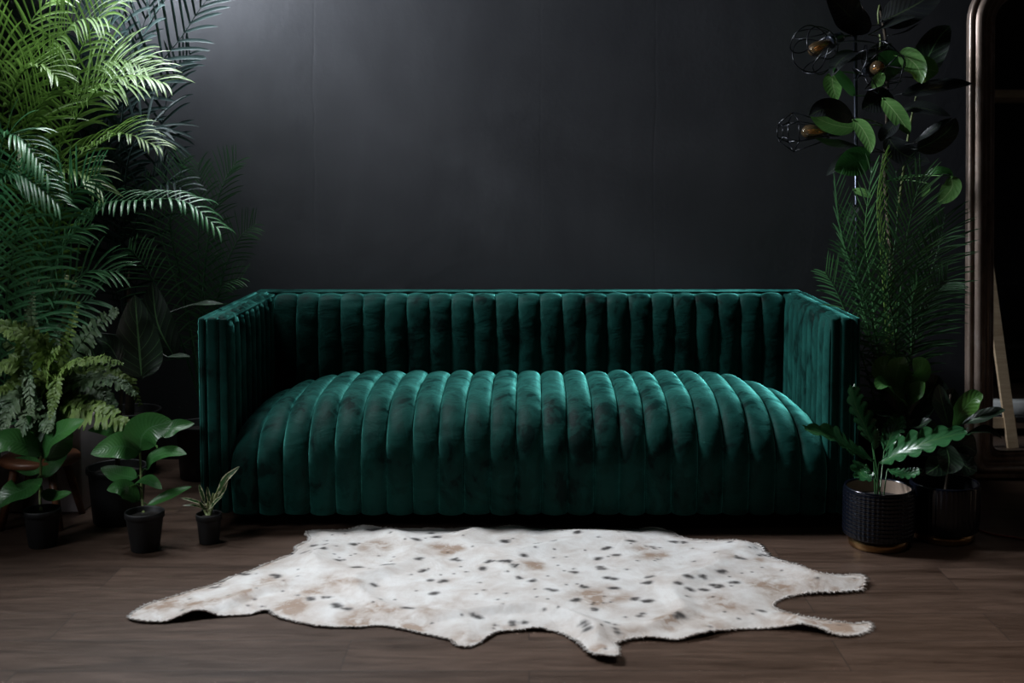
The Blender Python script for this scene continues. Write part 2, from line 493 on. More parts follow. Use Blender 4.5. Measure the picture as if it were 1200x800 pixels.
struct('ceiling', b, M_ceil)
b = N(); box(b, XL - .1, XR + .1, WY, WY + .1, 0, ZC); struct('wall_back', b, M_wall)
b = N(); box(b, XR, XR + .1, YF, WY, 0, ZC); struct('wall_right', b, M_wall)
# left wall with the high window and a low opening added for the side fill
W_FILL = (-1.35, -.55, .7, 1.5); WH = (.05, .85, 2.38, 3.06)
b = N()
box(b, XL - .1, XL, YF, W_FILL[0], 0, ZC); box(b, XL - .1, XL, W_FILL[1], WH[0], 0, ZC); box(b, XL - .1, XL, WH[1], WY, 0, ZC)
for W in (W_FILL, WH):
    box(b, XL - .1, XL, W[0], W[1], 0, W[2]); box(b, XL - .1, XL, W[0], W[1], W[3], ZC)
struct('wall_left', b, M_wall)
b = N(); box(b, XL - .1, XR + .1, YF - .1, YF, 0, ZC); struct('wall_front', b, M_wall)
M_pane = mat_glass('window glass', (1, 1, 1), 0)
for i, W in enumerate((W_FILL, WH)):  # the first is an unseen window added around the side fill
    b = N()
    for z0, z1 in ((W[2], W[2] + .05), (W[3] - .05, W[3])): box(b, XL - .08, XL - .02, W[0], W[1], z0, z1)
    for y0 in (W[0], (W[0] + W[1]) / 2 - .025, W[1] - .05): box(b, XL - .08, XL - .02, y0, y0 + .05, W[2], W[3])
    w = struct('window_%d' % (i + 1), b, M_trim)
    b = N(); box(b, XL - .055, XL - .05, W[0], W[1], W[2], W[3]); obj('pane', b, M_pane, w, False)

for i, K in enumerate((SK, SK_FILL)):  # the second is an unseen skylight added around the floor fill
    b = N()
    for x0, x1 in ((K[0], K[0] + .05), (K[1] - .05, K[1])): box(b, x0, x1, K[2], K[3], ZC + .02, ZC + .08)
    for y0 in (K[2], (K[2] + K[3]) / 2 - .025, K[3] - .05): box(b, K[0], K[1], y0, y0 + .05, ZC + .02, ZC + .08)
    w = struct('window_%d' % (i + 3), b, M_trim)
    b = N(); box(b, K[0], K[1], K[2], K[3], ZC + .05, ZC + .055); obj('pane', b, M_pane, w, False)

# ------------------------------------------------------------------ sofa
SX = 1.035         # half width between the arms
NCH = 23
sofa = thing('sofa', 'emerald green velvet sofa with vertical channel tufting standing behind the hide rug', 'sofa')
def ribh(u):
    return (1 - abs(2 * u - 1) ** 2.2) ** .56
USAMP = [0, .012, .04, .09, .17, .28, .4, .5, .6, .72, .83, .91, .96, .988]
def channel_sheet(nch, prof, amp, place, wob=.0025, seed=1, dome=None):
    """prof: list of (depth, z) with outward normal; place(s, depth, z) -> xyz; s in 0..nch"""
    b = N()
    P = [Vector((p[0], p[1])) for p in prof]
    nrmv = []
    for i in range(len(P)):
        T = (P[min(i + 1, len(P) - 1)] - P[max(i - 1, 0)]).normalized()
        nrmv.append(Vector((T.y, -T.x)))
    cols = [k + u for k in range(nch) for u in USAMP] + [nch]
    rows = []
    for i, p in enumerate(P):
        row = []
        for s in cols:
            k = min(int(s), nch - 1); u = s - k
            h = amp * ribh(u) * (1 + .10 * math.sin(k * 2.7 + i * .35 + seed))
            # divider lines drift a little along their length
            rs = round(s); q_ = i / len(P)
            sl = s + wob / .09 * (1.5 * math.sin(rs * 12.9 + seed) * (q_ - .5) + .5 * math.sin(q_ * 5 + rs * 1.9 + seed) + .12 * math.sin(i * .7 + rs * 3.1))
            if s in (0, nch): sl = s
            h += .0022 * noise.noise(Vector((s * 1.1, i * .45, seed * 7.0)))
            d, z = p + nrmv[i] * h
            row.append(b.verts.new(place(sl, d, z)))
        rows.append(row)
    for i in range(len(rows) - 1):
        for j in range(len(cols) - 1):
            b.faces.new((rows[i][j], rows[i][j + 1], rows[i + 1][j + 1], rows[i + 1][j]))
    return b
def smoothprof(pts, n): return [(p.x, p.y) for p in bez([Vector((a, c, 0)) for a, c in pts], n)]

# seat: one waterfall cushion, crown in the middle, falling towards the arms
seatp = smoothprof([(.76, .30), (.72, .40), (.62, .427), (.48, .437), (.34, .436), (.22, .430), (.125, .410), (.055, .372), (.010, .315), (-.006, .25), (.000, .17), (.010, .10), (.018, .060)], 64)
def seat_place(s, d, z):
    x = (s / NCH - .5) * 2 * (SX - .002)
    e = max(0, (abs(x) - (SX - .40)) / .40)
    k = 1 - .27 * e ** 2.1
    return (x, d, .06 + (z - .06) * k)
b = channel_sheet(NCH, [(p[0], p[1]) for p in seatp], .024, seat_place, .002, 2)
bmesh.ops.reverse_faces(b, faces=b.faces[:])
seat = obj('seat_cushion', b, M_velvet, sofa)
# backrest channels
backp = smoothprof([(.745, .20), (.740, .32), (.731, .45), (.726, .56), (.728, .65), (.738, .705), (.758, .729), (.785, .733)], 44)
def back_place(s, d, z): return ((s / NCH - .5) * 2 * (SX - .001), d, z)
b = channel_sheet(NCH, backp[::-1], .013, back_place, .003, 5)
bmesh.ops.reverse_faces(b, faces=b.faces[:])
back = obj('backrest', b, M_velvet, sofa)
b = N()
box(b, -SX, SX, .765, .83, .07, .737, .012, 3)
box(b, -1.14, 1.14, .833, .92, .055, .745, .014, 3)
obj('back_frame', b, M_velvet, back)
b = N(); tube(b, [Vector((x, .8325, .742)) for x in (-1.12, -.5, 0, .5, 1.12)], .004, 8)
tube(b, [Vector((x, .918, .742)) for x in (-1.13, -.5, 0, .5, 1.13)], .0035, 8)
obj('piping', b, M_velvet, back)
# arms
armp = smoothprof([(0, .08), (0, .25), (0, .45), (0, .62), (.002, .69), (.008, .722), (.020, .738), (.034, .742)], 40)
for sgn in (-1, 1):
    na = 9
    L = .725
    def arm_place(s, d, z, sgn=sgn): return (sgn * (SX + .004 + d), .008 + s / na * L, z)
    b = channel_sheet(na, armp, -.010, arm_place, .001, 8 + sgn)
    if sgn > 0: bmesh.ops.reverse_faces(b, faces=b.faces[:])
    x0, x1 = sorted((sgn * (SX + .006), sgn * (SX + .036)))
    box(b, x0, x1, .004, .80, .058, .741, .008, 3)
    arm = obj('armrest', b, M_velvetshade, sofa)
    for nm, a0, a1, y0, tz in (('middle_panel', .039, .079, -.002, .746), ('outer_panel', .083, .109, .004, .745)):
        x0, x1 = sorted((sgn * (SX + a0), sgn * (SX + a1)))
        b = N(); box(b, x0, x1, y0, .832, .055, tz, .013, 5)
        obj(nm, b, M_velvet, arm)
    b = N()
    for a0 in (.0375, .081):
        x = sgn * (SX + a0)
        tube(b, bez([(x, .02, .06), (x, .016, .3), (x, .014, .6), (x, .016, .71), (x, .022, .731), (x, .04, .737), (x, .4, .738), (x, .82, .738)], 40), .0030, 6)
    obj('piping', b, M_velvet, arm)
b = N(); box(b, -1.10, 1.10, .10, .88, .035, .30, .005, 1)
obj('base_frame', b, M_plinth, sofa, False)
for x in (-1.0, 0, 1.0):
    for y in (.16, .82):
        b = N(); lathe(b, [(0, 0), (.018, 0), (.024, .004), (.026, .04), (0, .04)], 16, (x, y, 0))
        obj('leg', b, M_plinth, sofa)

# ------------------------------------------------------------------ hide rug
rug_px = [(151.5,722.7),(163,713),(178,706),(197.5,700),(214,695),(230,690),(255,685),(284,673),(312,660.5),(345,647),(347,640),(363,631.5),(364,622),
 (440,619.5),(520,619),(600,620),(657,620.5),(700,619),(745,620),(783,621.5),(795,627),(812,631.5),(825,632),(860,637),(887,638),(898,650),(917,661),(934,667),(952,671),(979,673),(1001,676.5),(1011,680),(1014,684),(1009,690.5),(982,694),(948,695),(925,698),(910,704),(908,712),(925,719.5),(945,723),(963,725.5),(998,730),(1012,730),(1021,733),(1015,739),(994,744.5),(963,740),(929,736.5),(887,735.7),(856,738),(825,745),(795,749.5),(764,748),(748,748),(733,750.6),(721,756),(721,762),(725,768),(723,775),(706,773),(691,767),(682,759),(674,751),(657,741),(630,737),(599,738.5),(585,740),(577,743),(565,751),(550,757),(535,755),(527,748.7),(500,742.6),(470,736),(443,732),(416,734),(377,733),(354,729),(328,722.7),(316,716),(305,716),(293,719),(266,720.7),(236,722),(217,724.6),(194,728),(171,728),(155,725.5)]
def make_rug():
    rnd = random.Random(4)
    base = [onfloor(x, y, .006) for x, y in rug_px]
    out = []
    n = len(base)
    for i in range(n):
        a, p, q, d = base[i - 1], base[i], base[(i + 1) % n], base[(i + 2) % n]
        m = max(2, int((q - p).length / .008))
        for j in range(m):
            u = j / m
            v = .5 * ((2 * p) + (q - a) * u + (2 * a - 5 * p + 4 * q - d) * u * u + (3 * p - a - 3 * q + d) * u ** 3)
            out.append(Vector((v.x, v.y)))
    out = [p + Vector((noise.noise(Vector((p.x * 40, p.y * 40, 0))), noise.noise(Vector((p.x * 40, p.y * 40, 5))))) * .0022 for p in out]
    xs = [p.x for p in out]; ys = [p.y for p in out]
    st = .009
    def inside(x, y):
        c = False; j = len(out) - 1
        for i in range(len(out)):
            if (out[i].y > y) != (out[j].y > y) and x < (out[j].x - out[i].x) * (y - out[i].y) / (out[j].y - out[i].y) + out[i].x: c = not c
            j = i
        return c
    # row-wise scanline for interior grid
    pts = list(out)
    y = min(ys) + st / 2; r = 0
    while y < max(ys):
        xsx = []
        for i in range(len(out)):
            a, c = out[i - 1], out[i]
            if (a.y > y) != (c.y > y): xsx.append(a.x + (c.x - a.x) * (y - a.y) / (c.y - a.y))
        xsx.sort()
        for a, c in zip(xsx[::2], xsx[1::2]):
            x = a + .006
            while x < c - .006:
                pts.append(Vector((x + rnd.uniform(-.0015, .0015), y + rnd.uniform(-.0015, .0015)))); x += st
        y += st * .9; r += 1
    no = len(out)
    res = delaunay_2d_cdt(pts, [(i, (i + 1) % no) for i in range(no)], [], 1, 1e-6)
    V2, faces = res[0], res[2]
    # coarse distance to outline
    cell = {}
    for p in out[::2]: cell.setdefault((int(p.x // .06), int(p.y // .06)), []).append(p)
    def edist(p):
        d = .12
        cx, cy = int(p.x // .06), int(p.y // .06)
        for i in (-2, -1, 0, 1, 2):
            for j in (-2, -1, 0, 1, 2):
                for q in cell.get((cx + i, cy + j), ()): d = min(d, (q - p).length)
        return d
    # dark spots read from the photograph
    z6 = [(630,105),(590,107),(910,98),(970,85),(950,68),(1180,95),(1030,148),(1135,160),(1175,162),(730,180),(680,155),(820,172),(990,215),(780,228),(960,210),(965,253),(625,270),(580,270),(660,290),(690,302),(385,190),(290,232),(475,203),(1090,328),(1105,177),(885,298),(790,58),(770,60),(715,103),(615,128),(570,130),(915,150),(925,182)]
    z7 = [(30,95),(130,108),(170,107),(245,80),(410,103),(340,122),(480,115),(375,140),(545,92),(575,93),(720,100),(815,135),(755,155),(35,162),(75,207),(115,215),(170,244),(265,230),(240,190),(355,208),(470,208),(465,222),(315,152),(635,215),(590,218),(600,250),(635,245),(570,235),(430,268),(250,275),(310,305),(365,237),(465,276),(450,320),(100,340),(50,342),(270,362),(290,378),(355,358),(380,375),(565,338),(810,305),(700,195),(725,220),(680,235),(330,178),(95,148),(65,178)]
    spots = []
    for lst, ox in ((z6, 140), (z7, 580)):
        for x, yv in lst:
            c = onfloor(ox + x * .3833, 600 + yv * .3833, .01)
            for _ in range(rnd.choice((2, 3, 4))):
                spots.append((c.x + rnd.uniform(-.011, .011), c.y + rnd.uniform(-.012, .012), rnd.uniform(.005, .0105)))
    for _ in range(150):
        p = rnd.choice(pts)
        spots.append((p.x, p.y, rnd.uniform(.003, .0055)))
    sc = {}
    for s in spots:
        for i in (-1, 0, 1):
            for j in (-1, 0, 1): sc.setdefault((int(s[0] // .03) + i, int(s[1] // .03) + j), []).append(s)
    brown = [(onfloor(x, y), r) for x, y, r in ((170,718,.08),(235,712,.08),(285,705,.07),(360,700,.08),(480,735,.07),(545,752,.05),(990,738,.07),(1000,684,.06),(700,770,.04),(930,728,.07),(780,735,.08),(200,710,.10),(320,690,.08),(400,690,.09),(345,715,.09),(440,725,.12),(520,650,.09),(440,645,.08),(700,705,.12),(850,715,.10),(900,690,.10),(960,682,.10),(950,730,.08),(870,660,.08),(760,655,.09),(620,670,.07),(510,720,.08),(820,735,.07))]
    me = bpy.data.meshes.new('hide_rug')
    vs, dark, brn = [], [], []
    for p in V2:
        d = edist(p)
        e = min(1, d / .05)
        # soft folds and lifted edges
        h = .5 + .5 * noise.noise(Vector((p.x * 3.2, p.y * 3.2, 1.3)))
        ridge = max(0, 1 - abs(noise.noise(Vector((p.x * 2.3 + 3, p.y * 2.6, 8.1)))) * 7)
        wavy = max(0, noise.noise(Vector((p.x * 8.0, p.y * 5.0, 2.0))))
        z = .004 + e * .004 + .016 * h * min(1, d / .10) + .030 * ridge * min(1, .25 + d / .1) * h + .030 * wavy * max(0, 1 - d / .09)
        if p.y > -.02: z = min(z, .02)
        vs.append((p.x, p.y, z))
        k = 0
        for sx, sy, sr in sc.get((int(p.x // .03), int(p.y // .03)), ()):
            q = math.hypot((p.x - sx) * .8, p.y - sy) / sr
            k = max(k, min(1, max(0, 1.6 - q)))
        dark.append(k)
        bv = 0
        for c, r in brown:
            q = math.hypot(p.x - c.x, p.y - c.y) / r
            bv = max(bv, max(0, 1 - q))
        bv = 1.5 * bv * (.5 + .9 * noise.noise(Vector((p.x * 14, p.y * 14, 3)))) + .5 * max(0, 1 - d / .07) * (.5 + noise.noise(Vector((p.x * 9, p.y * 9, 7))))
        brn.append(max(0, min(1, bv)))
    # fur fringe: short fine hairs all along the outline and a sparse nap over the hide
    nb = len(vs); fcs = [tuple(f) for f in faces]
    def hair(x, y, z, dx, dy, dz, w, dk, bw):
        L = math.hypot(dx, dy) or 1
        ox, oy = -dy / L * w, dx / L * w
        i = len(vs)
        vs.extend([(x - ox, y - oy, z), (x + ox, y + oy, z), (x + dx, y + dy, z + dz)])
        dark.extend([dk] * 3); brn.extend([bw] * 3); fcs.append((i, i + 1, i + 2))
    for i in range(no):
        a, c = out[i - 1], out[i]
        t = (c - a); nn = Vector((t.y, -t.x)).normalized() * -1
        if inside(c.x + nn.x * .01, c.y + nn.y * .01): nn = -nn
        for _ in range(7):
            u = rnd.random(); p = a.lerp(c, u); l = rnd.uniform(.003, .011) * (1.6 if p.x > .75 else 1)
            hair(p.x - nn.x * .004, p.y - nn.y * .004, vs[i][2] if i < nb else .008, nn.x * l + rnd.uniform(-.004, .004), nn.y * l + rnd.uniform(-.004, .004), rnd.uniform(-.003, .001), .0007, dark[i] if i < nb else 0, .15)
    for i in range(no, nb):
        for _ in range(2):
            if rnd.random() < .0:
                x, y, z = vs[i]
                a = 2.6 + noise.noise(Vector((x * 2, y * 2, 0))) * 2.5 + rnd.uniform(-.5, .5)
                l = rnd.uniform(.006, .012)
                hair(x + rnd.uniform(-.005, .005), y + rnd.uniform(-.005, .005), z - .0005, math.cos(a) * l, math.sin(a) * l, rnd.uniform(.0012, .003), .0008, dark[i], brn[i])
    me.from_pydata(vs, [], fcs)
    at1 = me.attributes.new('dark_spots', 'FLOAT', 'POINT'); at1.data.foreach_set('value', dark)
    at2 = me.attributes.new('brown_patches', 'FLOAT', 'POINT'); at2.data.foreach_set('value', brn)
    m, nt, bs = new_mat('speckled cowhide')
    A = nd(nt, 'ShaderNodeAttribute'); A.attribute_name = 'dark_spots'
    B = nd(nt, 'ShaderNodeAttribute'); B.attribute_name = 'brown_patches'
    f = noise_n(nt, 12, 5, .6, coords(nt, scale=(1, 1, 1)), .4)
    c = ramp(nt, f, [(.3, (.52, .46, .42)), (.62, (.70, .68, .66))])
    mot = ramp(nt, noise_n(nt, 26, 5, .65, coords(nt), .5), [(.40, (0,) * 3), (.62, (1,) * 3)])
    c = mixc(nt, mth(nt, 'MINIMUM', mth(nt, 'MULTIPLY', B.outputs['Fac'], mth(nt, 'ADD', mth(nt, 'MULTIPLY', mot, 1.3), .35)), .85), c, (.27, .165, .10))
    c = mixc(nt, mth(nt, 'SMOOTH_MIN', A.outputs['Fac'], 1.0, .1), c, (.022, .016, .015))
    nt.links.new(c, bs.inputs['Base Color'])
    bs.inputs['Roughness'].default_value = .6
    bs.inputs['Specular IOR Level'].default_value = .4
    bs.inputs['Sheen Weight'].default_value = .15
    hh = mth(nt, 'ADD', mth(nt, 'MULTIPLY', noise_n(nt, 90, 4, .6, coords(nt, scale=(1, .6, 1)), .6), .10), mth(nt, 'MULTIPLY', noise_n(nt, 5, 3, .5, coords(nt), 1.2), 1.0))
    bump(nt, bs, hh, .55, .02)
    me.materials.append(m)
    for p in me.polygons: p.use_smooth = True
    o = bpy.data.objects.new('hide_rug', me); C.objects.link(o)
    md = o.modifiers.new('solid', 'SOLIDIFY'); md.thickness = .0025; md.offset = -1
    tag(o, 'cream cowhide rug with small dark speckles lying on the wooden floor before the sofa', 'rug')
make_rug()

# ------------------------------------------------------------------ pots
def taper_pot(parent, x, y, z0, rt, rb, h, name='pot', mat=None, rim=.012):
    b = N()
    lathe(b, [(0, 0), (rb * .96, 0), (rb, .004), (rt * .93, h - rim * 1.8), (rt * .94, h - rim * 1.7), (rt, h - rim * 1.6), (rt, h - .003), (rt * .985, h), (rt * .93, h), (rt * .91, h - .004), (rb * .9, .02), (0, .02)], 40, (x, y, z0))
    p = obj(name, b, mat or M_black, parent)
    b = N()
    lathe(b, [(0, h * .86 + .006), (rt * .4, h * .86 + .004), (rt * .87, h * .86)], 24, (x, y, z0))
    lathe(b, [(0, h * .80), (rt * .86, h * .80)], 24, (x, y, z0))
    obj('soil', b, M_soil, parent)
    return p
def local(root, pts):
    return [Vector(p) - root.location for p in pts]

# ------------------------------------------------------------------ left: pale planter and tall palms
def add_frond(root, ppx, Lpx, nl, nrm, mat, seed, **kw):
    """ppx: list of (px, py, Y) points of the rachis; Lpx leaflet length in photo pixels"""
    pts = local(root, [at(*p) for p in ppx])
    D = sum(p[2] for p in ppx) / len(ppx) + 4.1
    b = frond(pts, Lpx * 1.15 * D / FPX, nl, nrm, seed=seed, **kw)
    return obj('frond', b, mat, root)

# tall yellow-green palm in the pale square planter
pc = onfloor(47, 601); px0 = pc.x; py0 = pc.y + .155
palm = thing('potted_palm', 'tall bright yellow-green palm in a pale grey square planter at the far left', 'plant', (px0, py0, 0))
b = N()
box(b, -.155, .155, -.155, .155, 0, .34, .008, 2)
obj('planter', b, M_cabinetbox, palm)
b = N(); box(b, -.14, .14, -.14, .14, .338, .345); obj('soil', b, M_soil, palm)
for k in range(5):
    b = N(); a = k * 1.26
    tube(b, bez([(.05 * math.cos(a), .05 * math.sin(a), .33), (.06 * math.cos(a), .06 * math.sin(a), .6), (.09 * math.cos(a), .09 * math.sin(a), .85)], 8), lambda t: .014 - .005 * t, 8)
    obj('stem', b, M_stemp, palm)
CB = (55, 400, .42)
A = M_palm1
F = [
 # rachis, leaflet px, count, normal
 ([(60,410,.42),(50,330,.40),(22,170,.30),(29,152,.28),(52,118,.22),(74,90,.18)], 82, 44, (.1,-.8,.5), dict(droop=.55)),
 ([(60,410,.42),(35,290,.40),(30,140,.38),(45,72,.32),(71,43,.27),(92,24,.22),(125,20,.16)], 88, 46, (.1,-.8,.5), dict(droop=.65)),
 ([(62,410,.42),(56,300,.38),(61,192,.30),(99,125,.22),(123,99,.18),(160,88,.14),(195,98,.10)], 62, 46, (.0,-.55,.8), dict(droop=.7)),
 ([(65,410,.42),(66,300,.38),(85,197,.28),(123,165,.20),(149,157,.14),(187,173,.08)], 46, 44, (.0,-.4,.9), dict(droop=.8)),
 ([(50,410,.45),(15,300,.48),(0,180,.48),(4,118,.44),(-2,72,.40),(-20,30,.36)], 78, 42, (.2,-.9,.2), dict(droop=.45)),
 ([(60,410,.45),(60,250,.50),(85,90,.48),(112,28,.44),(140,-15,.40),(185,-30,.35)], 62, 46, (.1,-.7,.5), dict(droop=.75)),
 ([(60,410,.45),(75,280,.50),(85,160,.50),(105,85,.46),(140,70,.42),(172,80,.38)], 60, 40, (.1,-.8,.4), dict(droop=.6)),
 ([(55,410,.42),(30,260,.34),(12,140,.24),(24,88,.18),(50,78,.14),(68,92,.10)], 50, 34, (.0,-.4,.9), dict(droop=.5)),
 ([(55,410,.45),(20,240,.5),(15,100,.5),(40,20,.48),(85,-15,.45)], 80, 40, (.1,-.8,.5), dict(droop=.5)),
 ([(55,410,.42),(40,300,.30),(45,230,.20),(70,200,.12),(100,205,.08),(120,225,.05)], 48, 36, (.0,-.5,.8), dict(droop=.7)),
 ([(55,410,.45),(60,260,.52),(78,130,.55),(115,100,.55),(165,100,.5)], 70, 40, (.1,-.8,.5), dict(droop=.5)),
]
for i, (p, L, nl, nr, kw) in enumerate(F):
    add_frond(palm, p, L, nl, nr, A, 10 + i, **kw)

# blue-green palm behind the fern, crown low at the left edge
pb = onfloor(-30, 590)
palm2 = thing('potted_palm', 'blue-green arching palm rising behind the fern, below the yellow-green palm', 'plant', (-2.02, .05, 0))
taper_pot(palm2, 0, 0, 0, .12, .09, .24)
B_ = [
 ([(-8,560,.05),(20,440,.12),(41,338,.10),(64,259,.04),(88,224,.0),(118,203,-.04)], 66, 44, (.1,-.9,.35), dict(droop=.5, asym=1.0)),
 ([(-8,560,.05),(30,420,.12),(70,300,.14),(117,243,.10),(160,235,.05),(216,236,.0),(258,270,-.03)], 42, 54, (.0,-.35,1), dict(droop=1.2, ang=(75,40))),
 ([(-8,560,.05),(-12,400,.05),(-10,260,.0),(2,170,-.05),(18,159,-.08),(38,178,-.10),(58,208,-.12)], 44, 40, (.0,-.5,.9), dict(droop=.9)),
 ([(-8,560,.05),(-20,380,.0),(-15,240,-.04),(12,205,-.08),(40,215,-.10),(70,240,-.12)], 46, 40, (.0,-.6,.8), dict(droop=.7)),
 ([(-8,560,.05),(0,420,.1),(10,330,.08),(20,270,.04),(30,225,.0),(22,190,-.03)], 60, 40, (.2,-.9,.3), dict(droop=.5)),
 ([(-8,560,.05),(10,450,.15),(60,360,.20),(100,320,.22),(140,318,.22)], 50, 34, (.0,-.8,.5), dict(droop=.6)),
 ([(-8,560,.05),(0,480,.1),(20,400,.15),(70,365,.18),(110,350,.2)], 60, 34, (.0,-.9,.4), dict(droop=.4)),
 ([(-8,560,.05),(-10,440,.1),(-5,340,.12),(-2,290,.1),(-8,240,.08)], 66, 36, (.2,-.9,.2), dict(droop=.5)),
 ([(-8,560,.05),(10,440,.2),(30,350,.25),(62,290,.28),(110,262,.3)], 52, 38, (.1,-.8,.5), dict(droop=.6)),
]
for i, (p, L, nl, nr, kw) in enumerate(B_):
    add_frond(palm2, p, L, nl, nr, M_palm2, 40 + i, **kw)

# dark slate palm against the wall
c = at(150, 420, .80)
palm3 = thing('potted_palm', 'dark slate-green palm standing against the black wall behind the bright palm', 'plant', (c.x, .80, 0))
taper_pot(palm3, 0, 0, 0, .13, .10, .26)
b = N(); tube(b, bez([(0, 0, .2), (.01, 0, .5), (.0, 0, .85)], 8), lambda t: .02 - .006 * t, 8); obj('stem', b, M_trunk, palm3)
D_ = [
 ([(150,420,.80),(140,280,.80),(150,150,.78),(181,85,.72),(213,43,.68),(236,8,.64),(262,-20,.60)], 62, 30, (-.1,-.95,.15), dict(droop=.22, width=.019, ang=(55,30))),
 ([(150,420,.80),(120,250,.84),(95,100,.86),(110,20,.84),(150,-30,.8)], 60, 30, (.0,-.9,.3), dict(droop=.3, width=.019)),
 ([(150,420,.80),(110,260,.84),(60,120,.86),(30,30,.86),(-10,-20,.84)], 66, 30, (.0,-.9,.3), dict(droop=.3, width=.019)),
 ([(150,420,.80),(130,260,.84),(70,100,.88),(50,40,.88),(60,-20,.86)], 66, 30, (.0,-.9,.3), dict(droop=.3, width=.019)),
 ([(150,420,.80),(130,300,.82),(120,180,.84),(140,90,.84),(168,30,.82),(180,-20,.8)], 50, 30, (.0,-.9,.3), dict(droop=.25, width=.016)),
 ([(150,420,.80),(140,250,.78),(150,90,.76),(200,-10,.72),(250,-60,.66),(320,-75,.60)], 66, 40, (.0,-.5,.8), dict(droop=.4, width=.019)),  # this and the next two: out-of-view fronds added to shade the wall
 ([(150,420,.80),(130,250,.78),(120,90,.74),(150,-30,.66),(210,-95,.58),(290,-110,.50)], 66, 40, (.0,-.5,.8), dict(droop=.4, width=.019)),
 ([(150,420,.80),(135,250,.80),(130,90,.80),(165,-40,.78),(230,-120,.74),(310,-140,.70)], 66, 40, (.0,-.5,.8), dict(droop=.4, width=.019)),
 ([(150,420,.80),(145,290,.74),(150,190,.66),(172,150,.66),(190,160,.66),(200,190,.66)], 50, 34, (.0,-.7,.6), dict(droop=.5, width=.016)),
 ([(150,420,.80),(160,330,.84),(180,200,.86),(200,100,.86),(225,60,.84)], 50, 40, (.0,-.95,.2), dict(droop=.4, width=.016)),
 ([(150,420,.80),(148,330,.74),(160,260,.66),(190,215,.58),(225,225,.5)], 44, 26, (.0,-.7,.6), dict(droop=.6, width=.014)),
]
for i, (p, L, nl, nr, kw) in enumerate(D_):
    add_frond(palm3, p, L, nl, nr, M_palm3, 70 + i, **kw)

# feathery palm behind the sofa's left end
c = at(235, 400, .70)
palm4 = thing('potted_palm', 'dark feathery palm growing behind the left end of the sofa', 'plant', (-1.33, .72, 0))
taper_pot(palm4, 0, 0, 0, .11, .09, .22)
E_ = [
 ([(240,470,.70),(238,350,.68),(246,270,.62),(262,215,.56),(278,188,.52)], 46, 44, (-.1,-.95,.2), dict(droop=.25, width=.007, ang=(50,25))),
 ([(235,470,.70),(215,340,.66),(200,270,.6),(206,225,.55),(217,185,.5)], 42, 40, (.0,-.9,.3), dict(droop=.4, width=.007)),
 ([(240,470,.70),(252,380,.68),(262,320,.64),(280,280,.6),(300,262,.56)], 40, 40, (.0,-.9,.3), dict(droop=.3, width=.007)),
 ([(238,470,.72),(235,360,.74),(232,290,.72),(236,230,.68),(232,190,.64)], 44, 44, (.0,-.95,.2), dict(droop=.3, width=.007)),
 ([(235,470,.70),(205,380,.62),(180,330,.54),(160,300,.48),(150,290,.44)], 44, 34, (.0,-.9,.3), dict(droop=.4, width=.007)),
 ([(240,470,.70),(248,400,.66),(252,360,.62),(262,335,.58),(285,325,.55)], 36, 34, (.0,-.8,.5), dict(droop=.3, width=.006)),
 ([(238,470,.72),(222,380,.76),(196,300,.78),(178,250,.78),(165,215,.76)], 44, 40, (.0,-.95,.2), dict(droop=.35, width=.007)),
]
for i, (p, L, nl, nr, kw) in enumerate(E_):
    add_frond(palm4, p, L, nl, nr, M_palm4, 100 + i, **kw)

# ------------------------------------------------------------------ broad dark-leaved plant in a big black pot
bp = thing('potted_plant', 'broad dark-leaved plant in a large black pot between fern and sofa', 'plant', (onfloor(118, 628).x, .11, 0))
taper_pot(bp, 0, 0, 0, .105, .085, .20)
b = N()
tube(b, bez([(0, 0, .16), (.01, .02, .4), (.02, .04, .66)], 8), lambda t: .009 - .004 * t, 7)
obj('stem', b, M_trunk, bp)
def add_leaf(root, ppx, wpx, nrm, mat, seed, name='leaf', stalk=None, smat=None, **kw):
    pts = local(root, [at(*p) for p in ppx])
    D = sum(p[2] for p in ppx) / len(ppx) + 4.1
    b = N()
    blade(b, pts, wpx * D / FPX, nrm, seed=seed, **kw)
    if stalk is not None:
        s = [Vector(q) for q in stalk] if not isinstance(stalk[0], (int, float)) else [Vector(stalk)]
        d = (pts[1] - pts[0]).normalized()
        tube(b, bez([s[0], (s[0] + pts[0]) / 2 + Vector((0, 0, .01)), pts[0], pts[0] + d * .01], 8), .0022, 5)
        if smat:
            for f in b.faces:
                if len(f.verts) > 4 or not f.is_valid: pass
    return obj(name, b, mat, root)
top = (.02, .04, .66)
for i, (p, w, nr) in enumerate([
    ([(166,443,.12),(163,405,.10),(158,345,.08)], 56, (.1,-1,.1)),
    ([(140,425,.05),(128,405,.02),(112,396,.0)], 28, (0,-.6,.8)),
    ([(196,418,.10),(212,417,.08),(223,418,.06)], 9, (0,-.4,.9)),
    ([(205,420,.2),(185,380,.2),(178,330,.2)], 40, (.2,-1,.1)),
    ([(120,440,.2),(105,400,.2),(98,350,.2)], 44, (0,-1,.1)),
    ([(215,360,.32),(236,357,.28),(262,356,.24)], 18, (.2,-.3,.9)),
    ([(8,385,.2),(16,372,.18),(28,362,.16)], 26, (0,-.9,.3)),
    ]):
    q = add_leaf(bp, p, w, nr, M_darkleaf, 200 + i, stalk=top, cup=.12, wave=.04, nu=16, nv=4)

